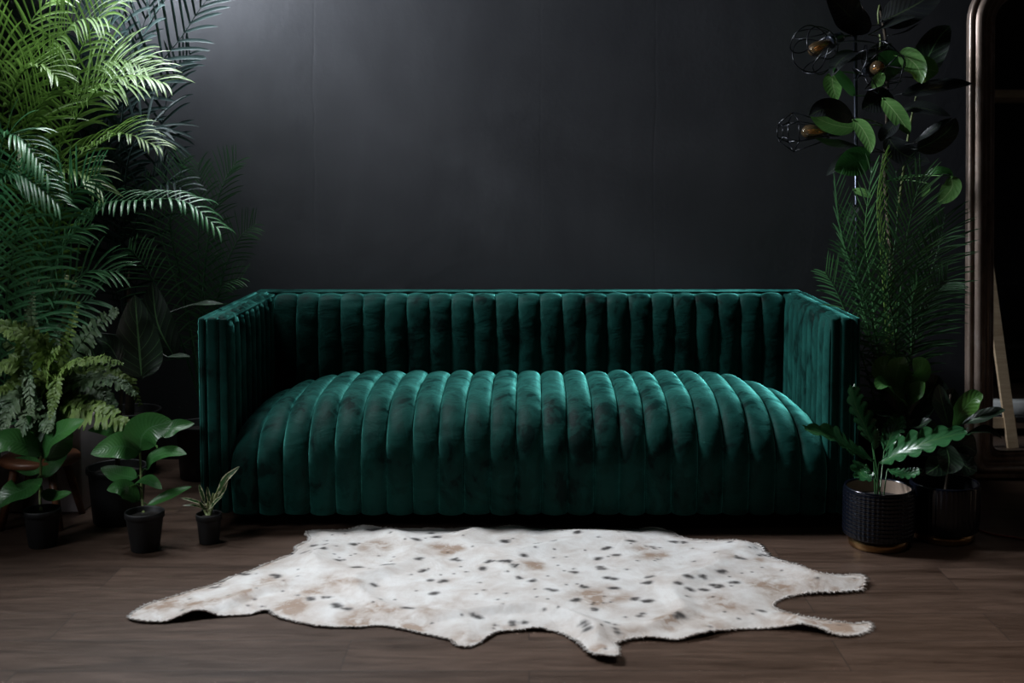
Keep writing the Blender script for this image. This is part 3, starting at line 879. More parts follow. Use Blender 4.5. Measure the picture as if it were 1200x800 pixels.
# ------------------------------------------------------------------ stool with the fern
stx = at(52, 600, .12).x
stool = thing('stool', 'low wooden stool with splayed reddish-brown legs under the fern', 'stool', (stx, .10, 0))
b = N(); lathe(b, [(0, .215), (.125, .215), (.135, .222), (.135, .236), (.128, .243), (0, .243)], 40); obj('seat', b, M_stoolwood, stool)
for sx, sy in ((-1, -1), (1, -1), (-1, 1), (1, 1)):
    b = N(); tube(b, [Vector((sx * .062, sy * .062, .216)), Vector((sx * .083, sy * .083, .108)), Vector((sx * .104, sy * .104, .0))], lambda t: .016 - .004 * t, 14)
    obj('leg', b, M_stoolwood, stool)
fern = thing('potted_fern', 'crinkled olive-green fern in a dark pot standing on the low wooden stool', 'plant', (stx, .10, .243))
taper_pot(fern, 0, 0, 0, .085, .065, .12)
fz = .12
FF = [
 ([(46,450,.06),(42,410,.03),(36,375,.0),(39,341,-.02)], 17, (.2,-1,.2), M_fern2),
 ([(60,460,.06),(66,430,.02),(80,395,-.03),(93,352,-.06)], 16, (.2,-.9,.5), M_fern),
 ([(62,465,.08),(75,430,.06),(100,395,.03),(128,368,.0),(138,364,-.01)], 22, (.1,-.9,.4), M_fern2),
 ([(50,460,.04),(42,425,.0),(28,392,-.05),(0,380,-.08),(-20,390,-.1)], 24, (.1,-.6,.8), M_fern),
 ([(52,460,.02),(60,430,-.04),(48,402,-.1),(20,388,-.14),(5,392,-.16)], 26, (.1,-.6,.8), M_fern),
 ([(48,465,.02),(40,440,-.04),(34,412,-.08),(28,388,-.1)], 15, (.1,-.9,.4), M_fern2),
 ([(60,468,.04),(75,440,.0),(95,425,-.04),(120,420,-.06),(145,426,-.07)], 18, (.1,-.5,.9), M_fern),
 ([(60,470,.04),(80,450,.0),(110,442,-.03),(140,448,-.05),(160,462,-.06)], 22, (.0,-.4,.9), M_fern2),
 ([(60,475,.04),(80,470,.0),(100,472,-.03),(125,478,-.05),(140,492,-.06)], 20, (.0,-.6,.8), M_fern),
 ([(58,478,.02),(80,478,-.03),(110,482,-.08),(140,492,-.12),(158,512,-.14)], 24, (.0,-.8,.5), M_fern),
 ([(60,470,.02),(66,450,-.05),(74,432,-.1),(90,422,-.13),(98,428,-.15)], 15, (.0,-.5,.8), M_fern),
 ([(55,470,.0),(62,452,-.08),(66,446,-.12),(62,470,-.15),(58,492,-.16)], 14, (.0,-.9,.3), M_fern),
 ([(45,470,.0),(36,455,-.05),(33,440,-.09),(35,470,-.12),(38,495,-.13)], 14, (-.2,-.9,.3), M_fern2),
 ([(45,472,.02),(25,455,-.02),(5,455,-.05),(-15,465,-.08)], 20, (.0,-.5,.8), M_fern),
 ([(40,475,.0),(28,462,-.06),(15,470,-.1),(6,492,-.13),(0,520,-.15)], 20, (-.1,-.9,.3), M_fern2),
 ([(45,478,.0),(40,475,-.08),(30,492,-.14),(20,515,-.16)], 20, (-.1,-.9,.3), M_fern2),
 ([(50,478,.0),(52,480,-.08),(55,495,-.14),(58,505,-.16)], 18, (-.1,-.8,.5), M_fern2),
 ([(60,470,.08),(90,440,.1),(120,430,.1),(150,445,.1),(165,475,.1)], 20, (.0,-.5,.8), M_fern),
 ([(50,465,.1),(40,430,.12),(20,405,.14),(-5,400,.15)], 20, (.0,-.7,.6), M_fern),
 ([(54,465,.1),(56,425,.12),(64,398,.12),(70,380,.12)], 18, (.0,-.9,.4), M_fern2),
 ([(60,470,.08),(84,450,.06),(110,455,.02),(128,470,.0),(136,495,-.02)], 20, (.0,-.6,.7), M_fern2),
 ([(50,470,.0),(30,430,-.02),(10,425,-.04),(-10,440,-.06)], 22, (.0,-.6,.8), M_fern),
 ([(55,470,.0),(50,440,-.05),(58,420,-.1),(70,405,-.13)], 18, (.0,-.8,.5), M_fern),
]
for i, (p, L, nr, m) in enumerate(FF):
    root0 = Vector((random.Random(i).uniform(-.03, .03), random.Random(i + 50).uniform(-.03, .03), .10))
    pts = [root0] + local(fern, [at(*q) for q in p])
    b = fern_frond(pts, L * 4.1 / FPX * 1.05, 30, nr, seed=300 + i)
    obj('frond', b, m, fern)

# ------------------------------------------------------------------ small rubber plants in black pots
def small_pot_plant(name, label, px_c, py_base, rt, rb, h, stems, leaves, mat, ymid):
    base = onfloor(px_c, py_base)
    y = base.y + rb
    r = thing(name, label, 'plant', (at(px_c, py_base - 20, y).x, y, 0))
    taper_pot(r, 0, 0, 0, rt, rb, h)
    for s in stems:
        pts = [Vector((0, 0, h * .8))] + local(r, [at(*q) for q in s])
        b = N(); tube(b, bez(pts, 10), lambda t: .0055 - .002 * t, 7); obj('stem', b, M_stemp, r)
    for i, (p, w, nr, st) in enumerate(leaves):
        add_leaf(r, p, w, nr, mat, 400 + i, stalk=local(r, [at(*st)])[0], cup=.10, wave=.05, nu=16, nv=4)
    return r
small_pot_plant('potted_rubber_plant', 'small rubber plant with wide bluish leaves in a black pot at the left frame edge', 50, 644, .060, .046, .125,
  [[(47,585,-.09),(48,535,-.09),(47,520,-.09)]],
  [([(50,536,-.10),(60,515,-.14),(78,503,-.18),(99,492,-.20)], 30, (-.3,-.75,.5), (47,535,-.09)),
   ([(56,540,-.08),(70,515,-.06),(84,500,-.04)], 34, (.5,-.8,-.2), (47,540,-.09)),
   ([(50,530,-.10),(30,521,-.16),(5,517,-.20),(-22,538,-.22)], 34, (.2,-.75,.65), (47,530,-.09)),
   ([(44,560,-.10),(30,572,-.18),(12,580,-.22),(-12,598,-.24)], 36, (-.1,-.7,.7), (48,560,-.09)),
   ([(50,575,-.10),(65,582,-.14),(84,577,-.16)], 18, (.1,-.6,.8), (48,570,-.09)),
   ([(44,522,-.06),(36,505,-.04),(22,495,-.02)], 26, (.1,-.8,.5), (47,525,-.09)),
   ([(52,560,-.05),(65,540,.0),(80,528,.03)], 22, (.1,-.7,.6), (48,560,-.09)),
   ([(45,555,-.05),(30,545,.0),(10,540,.05)], 26, (.0,-.6,.7), (48,560,-.09)),
   ([(38,515,-.09),(40,500,-.12),(30,487,-.16)], 18, (.2,-.6,.7), (47,520,-.09)),
  ], M_rub, -.09)
small_pot_plant('potted_rubber_plant', 'small bright green rubber plant in a black pot, middle of three small pots', 170, 649, .064, .046, .13,
  [[(167,590,-.12),(165,550,-.12),(164,528,-.12)]],
  [([(164,528,-.13),(166,512,-.16),(178,500,-.18),(203,494,-.18)], 46, (.25,-.95,.25), (164,530,-.12)),
   ([(164,530,-.13),(148,523,-.17),(130,524,-.19),(106,532,-.20)], 34, (.1,-.85,.5), (164,532,-.12)),
   ([(158,512,-.10),(140,508,-.08),(120,503,-.06),(103,504,-.05)], 17, (.0,-.7,.7), (163,525,-.12)),
   ([(190,512,-.06),(205,500,-.04),(228,496,-.02)], 18, (.2,-.7,.6), (164,525,-.12)),
   ([(172,550,-.12),(180,536,-.14),(200,530,-.16),(219,532,-.18)], 22, (-.1,-.6,.8), (166,555,-.12)),
   ([(154,570,-.14),(170,562,-.20),(190,573,-.22)], 22, (.1,-.4,.9), (166,572,-.12)),
   ([(162,588,-.12),(150,575,-.15),(138,571,-.17),(125,574,-.18)], 22, (-.1,-.8,.5), (167,590,-.12)),
   ([(172,592,-.12),(190,584,-.13),(208,576,-.14),(225,570,-.15)], 14, (.1,-.6,.7), (167,592,-.12)),
   ([(160,560,-.10),(140,556,-.06),(118,548,-.04)], 24, (.0,-.6,.7), (166,560,-.12)),
  ], M_rub, -.1)
vg = small_pot_plant('potted_variegated_plant', 'tiny variegated plant in the smallest black pot beside the sofa arm', 245, 639, .043, .033, .10,
  [[(243,600,-.10),(244,585,-.10)], [(250,590,-.11),(256,572,-.12)], [(238,595,-.10),(232,588,-.12)], [(247,590,-.1),(250,578,-.1)]],
  [([(256,578,-.12),(264,562,-.13),(281,546,-.14)], 9, (-.3,-.9,.4), (250,585,-.10)),
   ([(254,585,-.12),(262,573,-.13),(268,556,-.14)], 5, (.3,-.9,.3), (250,590,-.10)),
   ([(240,592,-.11),(225,586,-.13),(211,583,-.14)], 5, (0,-.6,.8), (245,600,-.10)),
   ([(240,596,-.11),(228,592,-.13),(214,592,-.14)], 4, (0,-.6,.8), (245,602,-.10)),
   ([(240,590,-.08),(236,576,-.08),(233,567,-.08)], 5, (0,-.9,.3), (243,598,-.10)),
   ([(246,596,-.13),(252,588,-.15),(262,580,-.16)], 5, (0,-.7,.6), (246,602,-.10)),
   ([(243,598,-.13),(238,594,-.16),(234,588,-.18)], 5, (0,-.9,.4), (245,604,-.10)),
   ([(246,590,-.10),(244,580,-.11),(243,570,-.12)], 5, (.2,-.9,.2), (245,600,-.10)),
   ([(250,588,-.08),(256,580,-.06),(262,566,-.05)], 5, (.2,-.9,.2), (245,600,-.10)),
  ], M_varieg, -.1)

# ------------------------------------------------------------------ floor lamp with three cage heads
LX, LY = 1.345, .72
lamp = thing('floor_lamp', 'slim dark floor lamp with three wire cage heads behind the right sofa arm', 'lamp', (LX, LY, 0))
b = N(); lathe(b, [(0, 0), (.13, 0), (.135, .006), (.132, .014), (.02, .022), (.012, .04), (0, .04)], 48); obj('base', b, M_lampmetal, lamp)
ptop = local(lamp, [at(1002, 33, LY)])[0]
b = N(); tube(b, [Vector((.0, 0, .03)), Vector((ptop.x * .5, 0, ptop.z * .5)), ptop], .0075, 14)
obj('pole', b, M_pole, lamp)
def lamp_head(p_arm, p_sock, direction, kind, seed):
    """p_arm on the pole, p_sock the socket's rear end"""
    h = N()
    tube(h, [p_arm, (p_arm + p_sock) / 2, p_sock], .0045, 10)
    arm = obj('arm', h, M_lampmetal, lamp)
    d = direction.normalized(); u = d.orthogonal().normalized(); v = d.cross(u)
    mt = Matrix((u, v, d)).transposed().to_4x4(); mt.translation = p_sock
    def tf(bm): bm.transform(mt)
    s = N(); lathe(s, [(0, -.006), (.014, -.006), (.02, 0), (.022, .012), (.022, .046), (.027, .050), (.027, .056), (.018, .058), (.0, .058)], 24); tf(s)
    so = obj('socket', s, M_socket, lamp)
    g = N(); lathe(g, [(.013, .056), (.014, .066), (.020, .085), (.027, .108), (.0285, .125), (.024, .143), (.012, .155), (0, .158)], 28); tf(g)
    bu = obj('bulb', g, M_bulb, lamp)
    f = N()
    for k in range(5):
        a = k * 2 * PI / 5
        tube(f, [Vector((.004 * math.cos(a), .004 * math.sin(a), .062)), Vector((.010 * math.cos(a), .010 * math.sin(a), .085)), Vector((.007 * math.cos(a + .6), .007 * math.sin(a + .6), .128))], .0009, 4)
    lathe(f, [(0, .060), (.006, .060), (.004, .085), (0, .088)], 10)
    tf(f); obj('filament', f, M_fil, bu)
    c = N(); wr = .0024
    if kind == 'petal':
        for k in range(6):
            a0 = k * PI / 3
            pts = []
            for j in range(32):
                s_ = 2 * PI * j / 32
                ax = .045 + .150 * (1 - math.cos(s_)) / 2
                az = a0 + .78 * math.sin(s_)
                q = (ax - .045) / .150
                r = .028 + .072 * math.sin(PI * min(1, q * .80 + .02)) ** .8
                pts.append(Vector((r * math.cos(az), r * math.sin(az), ax)))
            tube(c, pts, wr, 6, True)
    else:
        def hexr(r, z): return [Vector((r * math.cos(k * PI / 3 + .26), r * math.sin(k * PI / 3 + .26), z)) for k in range(6)]
        A1, A2, A3 = hexr(.034, .050), hexr(.078, .190), hexr(.040, .245)
        for ring in (A1, A2, A3):
            for k in range(6): tube(c, [ring[k], ring[(k + 1) % 6]], wr, 6)
        for k in range(6):
            tube(c, [A1[k], A2[k]], wr, 6); tube(c, [A2[k], A3[k]], wr, 6)
    tf(c); obj('cage', c, M_lampmetal, lamp)
def lp(px, py, Y): return local(lamp, [at(px, py, Y)])[0]
s1 = lp(986, 43, LY - .03); lamp_head(lp(1001.5, 41, LY), s1, lp(951, 60, LY - .07) - s1, 'petal', 1)
s2 = lp(1016, 84, LY - .06); lamp_head(lp(1001, 92, LY), s2, Vector((.06, -1, .05)), 'petal', 2)
s3 = lp(984, 153.5, LY - .01); lamp_head(lp(1000, 153.5, LY), s3, lp(930, 154.5, LY - .03) - s3, 'hex', 3)

# ------------------------------------------------------------------ rubber tree
tx = at(1045, 300, .72).x
tree = thing('potted_rubber_tree', 'tall dark burgundy-leaved rubber tree behind the caged lamp', 'plant', (tx, .76, 0))
taper_pot(tree, 0, 0, 0, .14, .11, .28)
stemp = bez([(0, 0, .24), (.01, -.01, .8), (-.02, 0, 1.2)] + local(tree, [at(1040, 120, .74), at(1038, 50, .72), at(1031, 8, .70)]), 30)
b = N(); tube(b, stemp, lambda t: .011 - .006 * t, 8); obj('stem', b, M_trunk, tree)
b = N(); tube(b, bez(local(tree, [at(1052, 250, .72), at(1066, 150, .66), at(1078, 95, .62)]), 16), lambda t: .006 - .002 * t, 7); obj('stem', b, M_stemp, tree)
def near_stem(p):
    return min(stemp, key=lambda q: (q - p).length + abs(q.z - p.z + .02) * .5)
TT = [  # path, width px, normal, material
 ([(1022,30,.66),(1000,22,.60),(985,8,.56),(968,-8,.52)], 40, (-.3,-.9,.2), M_tree),
 ([(1032,25,.66),(1055,15,.62),(1085,-2,.58),(1110,-25,.55)], 38, (.3,-.9,.2), M_tree),
 ([(1018,41,.60),(1036,32,.55),(1055,24,.52),(1072,20,.50)], 17, (.1,-.55,.8), M_tree),
 ([(1042,55,.62),(1020,50,.57),(1000,49,.54),(978,51,.52)], 10, (.0,-.35,.9), M_tree),
 ([(1040,42,.66),(1060,38,.62),(1078,27,.60)], 9, (.0,-.35,.9), M_tree),
 ([(1002,60,.66),(990,66,.62),(980,76,.58),(974,90,.56)], 22, (-.4,-.8,.5), M_tree),
 ([(1036,60,.68),(1012,66,.64),(990,72,.60),(976,80,.58)], 14, (-.2,-.6,.8), M_tree),
 ([(975,84,.66),(976,100,.66),(981,118,.66)], 22, (-.2,-1,.0), M_treeg),
 ([(1002,112,.62),(994,102,.60),(982,88,.58),(976,80,.56)], 16, (.5,-.8,.1), M_rub),
 ([(1052,66,.56),(1064,68,.54),(1076,80,.52),(1080,98,.50)], 26, (-.5,-.85,.1), M_treeg),
 ([(1068,82,.56),(1080,82,.54),(1090,82,.52),(1100,84,.51)], 32, (.1,-1,.1), M_treeg),
 ([(1078,92,.60),(1086,70,.58),(1100,45,.56),(1114,30,.55)], 36, (-.2,-.9,.2), M_darkleaf),
 ([(1056,110,.62),(1080,106,.58),(1112,100,.54),(1140,98,.52)], 30, (.0,-.6,.75), M_tree),
 ([(1034,115,.55),(1046,128,.52),(1058,144,.50),(1066,158,.49)], 21, (-.3,-.9,.3), M_treeg),
 ([(1000,138,.60),(985,132,.56),(965,128,.53),(948,136,.51)], 30, (-.1,-.9,.45), M_tree),
 ([(1002,150,.62),(985,148,.60),(965,142,.58),(948,132,.57)], 22, (.1,-.9,-.3), M_treeg),
 ([(1006,172,.60),(990,170,.56),(972,168,.53),(955,162,.51)], 20, (-.2,-.6,.75), M_tree),
 ([(1000,140,.52),(1010,150,.50),(1018,165,.48),(1020,180,.47)], 19, (-.3,-.9,.3), M_treeg),
 ([(1056,128,.58),(1075,126,.54),(1095,130,.51),(1114,136,.50)], 24, (.0,-.7,.7), M_tree),
 ([(1070,168,.58),(1085,158,.55),(1102,146,.53),(1116,138,.52)], 12, (.2,-.6,.8), M_tree),
 ([(1074,175,.60),(1095,165,.58),(1112,152,.56),(1120,138,.55)], 34, (.4,-.8,-.2), M_darkleaf),
 ([(1052,140,.52),(1044,150,.50),(1036,158,.49),(1032,166,.48)], 18, (-.4,-.8,.4), M_tree),
 ([(1012,182,.62),(998,184,.58),(984,192,.55),(968,206,.53)], 20, (-.4,-.8,.5), M_tree),
 ([(1020,190,.54),(1008,188,.52),(992,194,.50),(978,200,.49)], 34, (.0,-1,.2), M_rub),
 ([(1040,105,.66),(1028,118,.62),(1010,128,.60)], 34, (.0,-.9,.3), M_tree),
 ([(1048,90,.66),(1042,75,.62),(1030,62,.60)], 34, (.0,-.95,.1), M_rub),
 ([(1040,160,.66),(1052,176,.62),(1070,186,.60),(1090,190,.58)], 34, (.0,-.8,.5), M_tree),
 ([(1086,205,.52),(1098,200,.50),(1110,201,.49),(1117,206,.48)], 12, (.0,-.7,.6), M_rub),
 ([(1114,206,.48),(1116,218,.48),(1108,230,.48),(1098,238,.48)], 22, (-.3,-.9,.2), M_treeg),
 ([(1088,215,.58),(1085,222,.56),(1080,231,.55)], 9, (-.3,-.9,.2), M_treeg),
 ([(1002,240,.60),(996,250,.58),(988,262,.56)], 18, (-.3,-.9,.3), M_tree),
 ([(1000,222,.60),(1012,226,.58),(1022,232,.57)], 10, (0,-.9,.3), M_treeg),
 ([(1035,85,.50),(1028,96,.5),(1022,104,.5)], 14, (0,-.9,.3), M_treeg),
 ([(1036,50,.70),(1034,70,.70),(1040,88,.70)], 36, (0,-.9,.3), M_tree),
]
for i, (p, w, nr, m) in enumerate(TT):
    p0 = local(tree, [at(*p[0])])[0]
    add_leaf(tree, p, w, nr, m, 500 + i, stalk=near_stem(p0), cup=.08, wave=.015, nu=16, nv=4)
for pts in ([(1031,6,.70),(1029,16,.69),(1030,28,.69)], [(1031,40,.68),(1032,48,.68),(1031,58,.68)]):
    b = N(); tube(b, bez(local(tree, [at(*q) for q in pts]), 6), lambda t: .0045 - .001 * t, 6); obj('leaf_bud', b, M_stemp, tree)

# ------------------------------------------------------------------ glossy palm on the right
rx = at(1045, 420, .40).x
palm5 = thing('potted_palm', 'glossy green upright palm behind the right arm of the sofa', 'plant', (rx, .42, 0))
taper_pot(palm5, 0, 0, 0, .12, .09, .24)
G_ = [
 ([(1045,560,.42),(1025,420,.38),(1003,330,.32),(985,270,.28),(978,215,.26)], 42, 34, (.5,-.85,.1), dict(droop=.15, ang=(40,18)), M_palm5),
 ([(1045,560,.42),(1030,420,.40),(1020,330,.36),(1014,270,.33),(1022,195,.30)], 46, 34, (-.5,-.85,.1), dict(droop=.12, ang=(40,18)), M_palm5),
 ([(1045,560,.42),(1040,420,.40),(1034,320,.36),(1028,240,.33),(1035,180,.31)], 30, 44, (.75,-.6,.1), dict(droop=.10, ang=(30,12)), M_palm1),
 ([(1045,560,.42),(1050,400,.40),(1058,320,.36),(1066,260,.33),(1080,205,.30)], 56, 44, (-.1,-.95,.2), dict(droop=.2, ang=(48,22)), M_palm5),
 ([(1045,560,.42),(1060,420,.40),(1074,350,.36),(1090,300,.33),(1106,272,.30)], 50, 40, (.0,-.8,.5), dict(droop=.3), M_palm4),
 ([(1045,560,.42),(1062,440,.40),(1078,380,.36),(1095,345,.33),(1110,328,.30)], 48, 40, (.0,-.8,.5), dict(droop=.4), M_palm4),
 ([(1045,560,.42),(1020,450,.36),(1000,390,.30),(982,345,.26),(966,318,.24)], 46, 38, (.1,-.9,.4), dict(droop=.2), M_palm5),
 ([(1045,560,.42),(1035,440,.36),(1022,380,.30),(1008,330,.26),(990,290,.24)], 44, 38, (.1,-.9,.4), dict(droop=.2), M_palm4),
 ([(1045,560,.42),(1060,460,.38),(1068,410,.34),(1068,360,.30),(1075,330,.28)], 40, 34, (.4,-.9,.2), dict(droop=.3), M_palm5),
 ([(1045,560,.44),(1040,400,.50),(1045,320,.52),(1052,250,.52),(1050,200,.50)], 60, 44, (.0,-.95,.2), dict(droop=.2), M_palm4),
 ([(1045,560,.44),(1030,420,.50),(1015,350,.52),(1000,300,.52),(996,250,.50)], 50, 40, (.0,-.95,.2), dict(droop=.25), M_palm4),
 ([(1045,560,.44),(1065,420,.50),(1082,350,.52),(1100,290,.52),(1108,250,.50)], 52, 40, (.0,-.95,.2), dict(droop=.3), M_palm4),
 ([(1045,560,.42),(1050,440,.34),(1048,390,.28),(1040,330,.26),(1044,290,.25)], 46, 40, (.0,-.95,.2), dict(droop=.3), M_palm4),
]
for i, (p, L, nl, nr, kw, m) in enumerate(G_):
    add_frond(palm5, p, L, nl, nr, m, 600 + i, width=.0085, **kw)

# ------------------------------------------------------------------ textured black pots with brass bases
def deco_pot(root, r, h, hb, bumps=True):
    b = N()
    nb = 46; rows = 12 if bumps else 1
    seg = nb * 4
    prof = []
    ns = rows * 4
    def rad(k, j):
        z = hb + (h - hb) * j / ns
        base = r * (1 - .05 * max(0, 1 - (z - hb) / .02) ** 2)
        if not bumps: return base + .0012 * (1 if (k // 2) % 2 else 0), z
        if j <= 1 or j >= ns - 1: return base, z
        return base + .0048 * abs(math.sin(PI * k / 4)) * abs(math.sin(PI * j / 4)), z
    rings = []
    for j in range(ns + 1):
        ring = []
        for k in range(seg):
            rr, z = rad(k, j); a = 2 * PI * k / seg
            ring.append(b.verts.new((rr * math.cos(a), rr * math.sin(a), z)))
        rings.append(ring)
    def addring(rr, z):
        rings.append([b.verts.new((rr * math.cos(2 * PI * k / seg), rr * math.sin(2 * PI * k / seg), z)) for k in range(seg)])
    addring(r * 1.0, h + .004); addring(r * .985, h + .007); addring(r * .93, h + .006); addring(r * .915, h + .002)
    for A_, B2 in zip(rings, rings[1:]):
        for k in range(seg): b.faces.new((A_[k], A_[(k + 1) % seg], B2[(k + 1) % seg], B2[k]))
    pot = obj('pot', b, M_ceramic, root)
    b = N(); lathe(b, [(r * .915, h + .002), (r * .90, h - .05), (r * .88, h - .10), (0, h - .10)], 48); obj('lining', b, M_inner if bumps else M_black, pot)
    b = N(); lathe(b, [(0, 0), (r * .80, 0), (r * .84, .003), (r * .885, hb), (r * .8, hb + .001), (0, hb + .001)], 64); obj('base', b, M_brass, root)
    b = N(); lathe(b, [(0, h - .034), (r * .5, h - .036), (r * .895, h - .040)], 32); obj('soil', b, M_soil, root)
ph = onfloor(1029, 650)
phil = thing('potted_philodendron', 'glossy lobed-leaf plant in a ribbed black pot with brass foot', 'plant', (at(1029, 620, ph.y + .1).x, ph.y + .1, 0))
deco_pot(phil, .113, .195, .036)
PH = [
 ([(1024,540,-.14),(1000,528,-.20),(975,512,-.24),(942,502,-.26)], 36, (.1,-.55,.85)),
 ([(1030,543,-.18),(1060,528,-.24),(1095,515,-.28),(1134,506,-.30)], 38, (-.1,-.65,.75)),
 ([(1022,520,-.10),(1014,500,-.09),(1003,475,-.08),(998,452,-.07)], 32, (.4,-.9,.2)),
 ([(1036,530,-.06),(1044,510,-.02),(1050,498,.0),(1053,488,.01)], 26, (-.3,-.8,.5)),
 ([(1024,528,-.12),(1026,515,-.12),(1027,503,-.12)], 12, (.2,-.9,.2)),
 ([(1016,545,-.16),(1008,550,-.22),(1012,558,-.26),(1022,560,-.28)], 26, (.0,-.7,.7)),
 ([(1040,550,-.10),(1060,556,-.14),(1078,552,-.16)], 20, (.0,-.6,.8)),
]
for i, (p, w, nr) in enumerate(PH):
    st = Vector((-.015 + .006 * i, -.01 + .004 * i, .16))
    add_leaf(phil, p, w, nr, M_phil, 700 + i, stalk=st, cup=.14, wave=.04, nu=54, nv=4, lobes=(6.5, .52), shape=lambda t: (math.sin(PI * min(1, .06 + .94 * t ** .75)) ** .55))

p2 = onfloor(1105, 641)
fid = thing('potted_fiddle_leaf', 'bushy fiddle-leaf plant in a plain black pot with brass foot beside the mirror', 'plant', (at(1106, 620, p2.y + .1).x, p2.y + .1, 0))
deco_pot(fid, .115, .19, .036, False)
p3 = onfloor(1078, 627)
fid2 = thing('potted_fiddle_leaf', 'dark fiddle-leaf plant behind the ribbed pot, under the right palm', 'plant', (at(1062, 600, .20).x, .20, 0))
deco_pot(fid2, .11, .19, .036, False)
FL = [
 (fid2, [(1056,470,.10),(1050,450,.06),(1052,432,.02),(1060,418,.0)], 34, (.0,-.95,.3)),
 (fid2, [(1052,460,.10),(1040,445,.08),(1036,430,.06),(1044,418,.05)], 30, (-.3,-.9,.2)),
 (fid2, [(1062,462,.10),(1070,445,.06),(1078,432,.03),(1070,420,.02)], 32, (.3,-.9,.2)),
 (fid2, [(1064,478,.06),(1050,462,.0),(1036,450,-.04),(1028,456,-.06)], 26, (-.1,-.5,.85)),
 (fid2, [(1060,480,.05),(1072,462,.0),(1084,448,-.03)], 24, (.1,-.6,.75)),
 (fid2, [(1058,490,.06),(1040,482,.02),(1020,480,.0)], 28, (-.1,-.6,.75)),
 (fid2, [(1066,490,.04),(1085,480,.0),(1100,470,-.03)], 30, (.1,-.6,.75)),
 (fid2, [(1062,500,.02),(1075,500,-.04),(1092,492,-.08)], 22, (.1,-.5,.85)),
 (fid2, [(1060,505,.12),(1040,500,.16),(1026,488,.18)], 34, (.1,-.9,.3)),
 (fid2, [(1066,500,.12),(1090,460,.14),(1100,440,.16)], 40, (.1,-.9,.3)),
 (fid2, [(1058,490,.14),(1046,455,.16),(1030,432,.18)], 40, (.1,-.9,.3)),
 (fid, [(1112,500,-.08),(1108,485,-.12),(1104,470,-.15),(1100,450,-.17)], 24, (-.5,-.8,.3)),
 (fid, [(1118,505,-.06),(1125,485,-.08),(1140,468,-.10),(1152,462,-.11)], 26, (.2,-.7,.6)),
 (fid, [(1122,500,-.06),(1140,492,-.10),(1160,485,-.12),(1178,480,-.13)], 22, (.1,-.5,.85)),
 (fid, [(1122,512,-.06),(1142,506,-.10),(1160,504,-.12),(1174,514,-.13)], 16, (.1,-.4,.9)),
 (fid, [(1112,505,-.02),(1110,478,.0),(1118,455,.02)], 30, (.1,-.9,.3)),
 (fid, [(1108,515,-.04),(1095,508,-.06),(1080,512,-.08)], 30, (.0,-.7,.6)),
 (fid, [(1112,530,-.06),(1100,545,-.10),(1085,555,-.12)], 30, (.0,-.7,.6)),
 (fid, [(1118,530,-.06),(1130,545,-.10),(1145,552,-.12)], 30, (.0,-.7,.6)),
 (fid, [(1112,525,-.02),(1130,522,.02),(1145,530,.04)], 32, (.0,-.8,.5)),
 (fid, [(1108,520,-.08),(1112,538,-.14),(1110,555,-.17)], 34, (.0,-.9,.4)),
]
fstems = {}
for r_, xs, Y in ((fid2, 1060, .14), (fid, 1112, -.04)):
    pts = [Vector((0, 0, .14))] + local(r_, [at(xs, 540, Y), at(xs, 490, Y), at(xs + 2, 462, Y)])
    cv = bez(pts, 14); fstems[r_] = cv
    b = N(); tube(b, cv, lambda t: .006 - .002 * t, 7); obj('stem', b, M_trunk, r_)
for i, (r_, p, w, nr) in enumerate(FL):
    p0 = local(r_, [at(*p[0])])[0]
    st = min(fstems[r_], key=lambda q: (q - p0).length)
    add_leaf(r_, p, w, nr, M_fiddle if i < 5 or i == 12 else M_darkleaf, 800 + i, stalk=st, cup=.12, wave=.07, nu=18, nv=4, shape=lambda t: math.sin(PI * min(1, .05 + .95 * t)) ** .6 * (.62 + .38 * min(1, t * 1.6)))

# ------------------------------------------------------------------ standing mirror
TILT = R(3)
mo = at(1133, 300, .72)
MX0 = 1.768; MW = .95; MH = 2.06
mirror = thing('floor_mirror', 'tall standing mirror with a moulded bronze frame at the right edge', 'mirror', (MX0 + MW / 2, .70, .0))
mirror.rotation_euler = (-TILT, 0, 0)
def rr_path(w, h, r, n=10):
    """rounded rectangle, centre bottom at origin, square lower corners, xz plane"""
    pts = []
    x0, x1 = -w / 2, w / 2
    def arc(cx, cz, a0, a1, rad, m):
        for k in range(m + 1):
            a = a0 + (a1 - a0) * k / m; pts.append((cx + rad * math.cos(a), cz + rad * math.sin(a)))
    arc(x1 - .03, .03, -PI / 2, 0, .03, 4)
    arc(x1 - r, h - r, 0, PI / 2, r, n)
    arc(x0 + r, h - r, PI / 2, PI, r, n)
    arc(x0 + .03, .03, PI, 1.5 * PI, .03, 4)
    return pts
FWID = .112
prof = [(0, .0), (0, -.030), (.006, -.038), (.014, -.036), (.020, -.030), (.024, -.034), (.032, -.046), (.044, -.052), (.052, -.046), (.056, -.034), (.060, -.038), (.066, -.040), (.071, -.034), (.076, -.026), (.084, -.030), (.092, -.028), (.098, -.018), (.104, -.020), (.110, -.016), (.112, -.008), (.112, 0)]
b = N(); rings = []
for off, dp in prof:
    w, h = MW - 2 * off, MH - 2 * off
    pp = rr_path(w, h, .22 - off)
    rings.append([b.verts.new((x, dp, z + off)) for x, z in pp])
for A_, B2 in zip(rings, rings[1:]):
    n_ = len(A_)
    for k in range(n_): b.faces.new((A_[k], A_[(k + 1) % n_], B2[(k + 1) % n_], B2[k]))
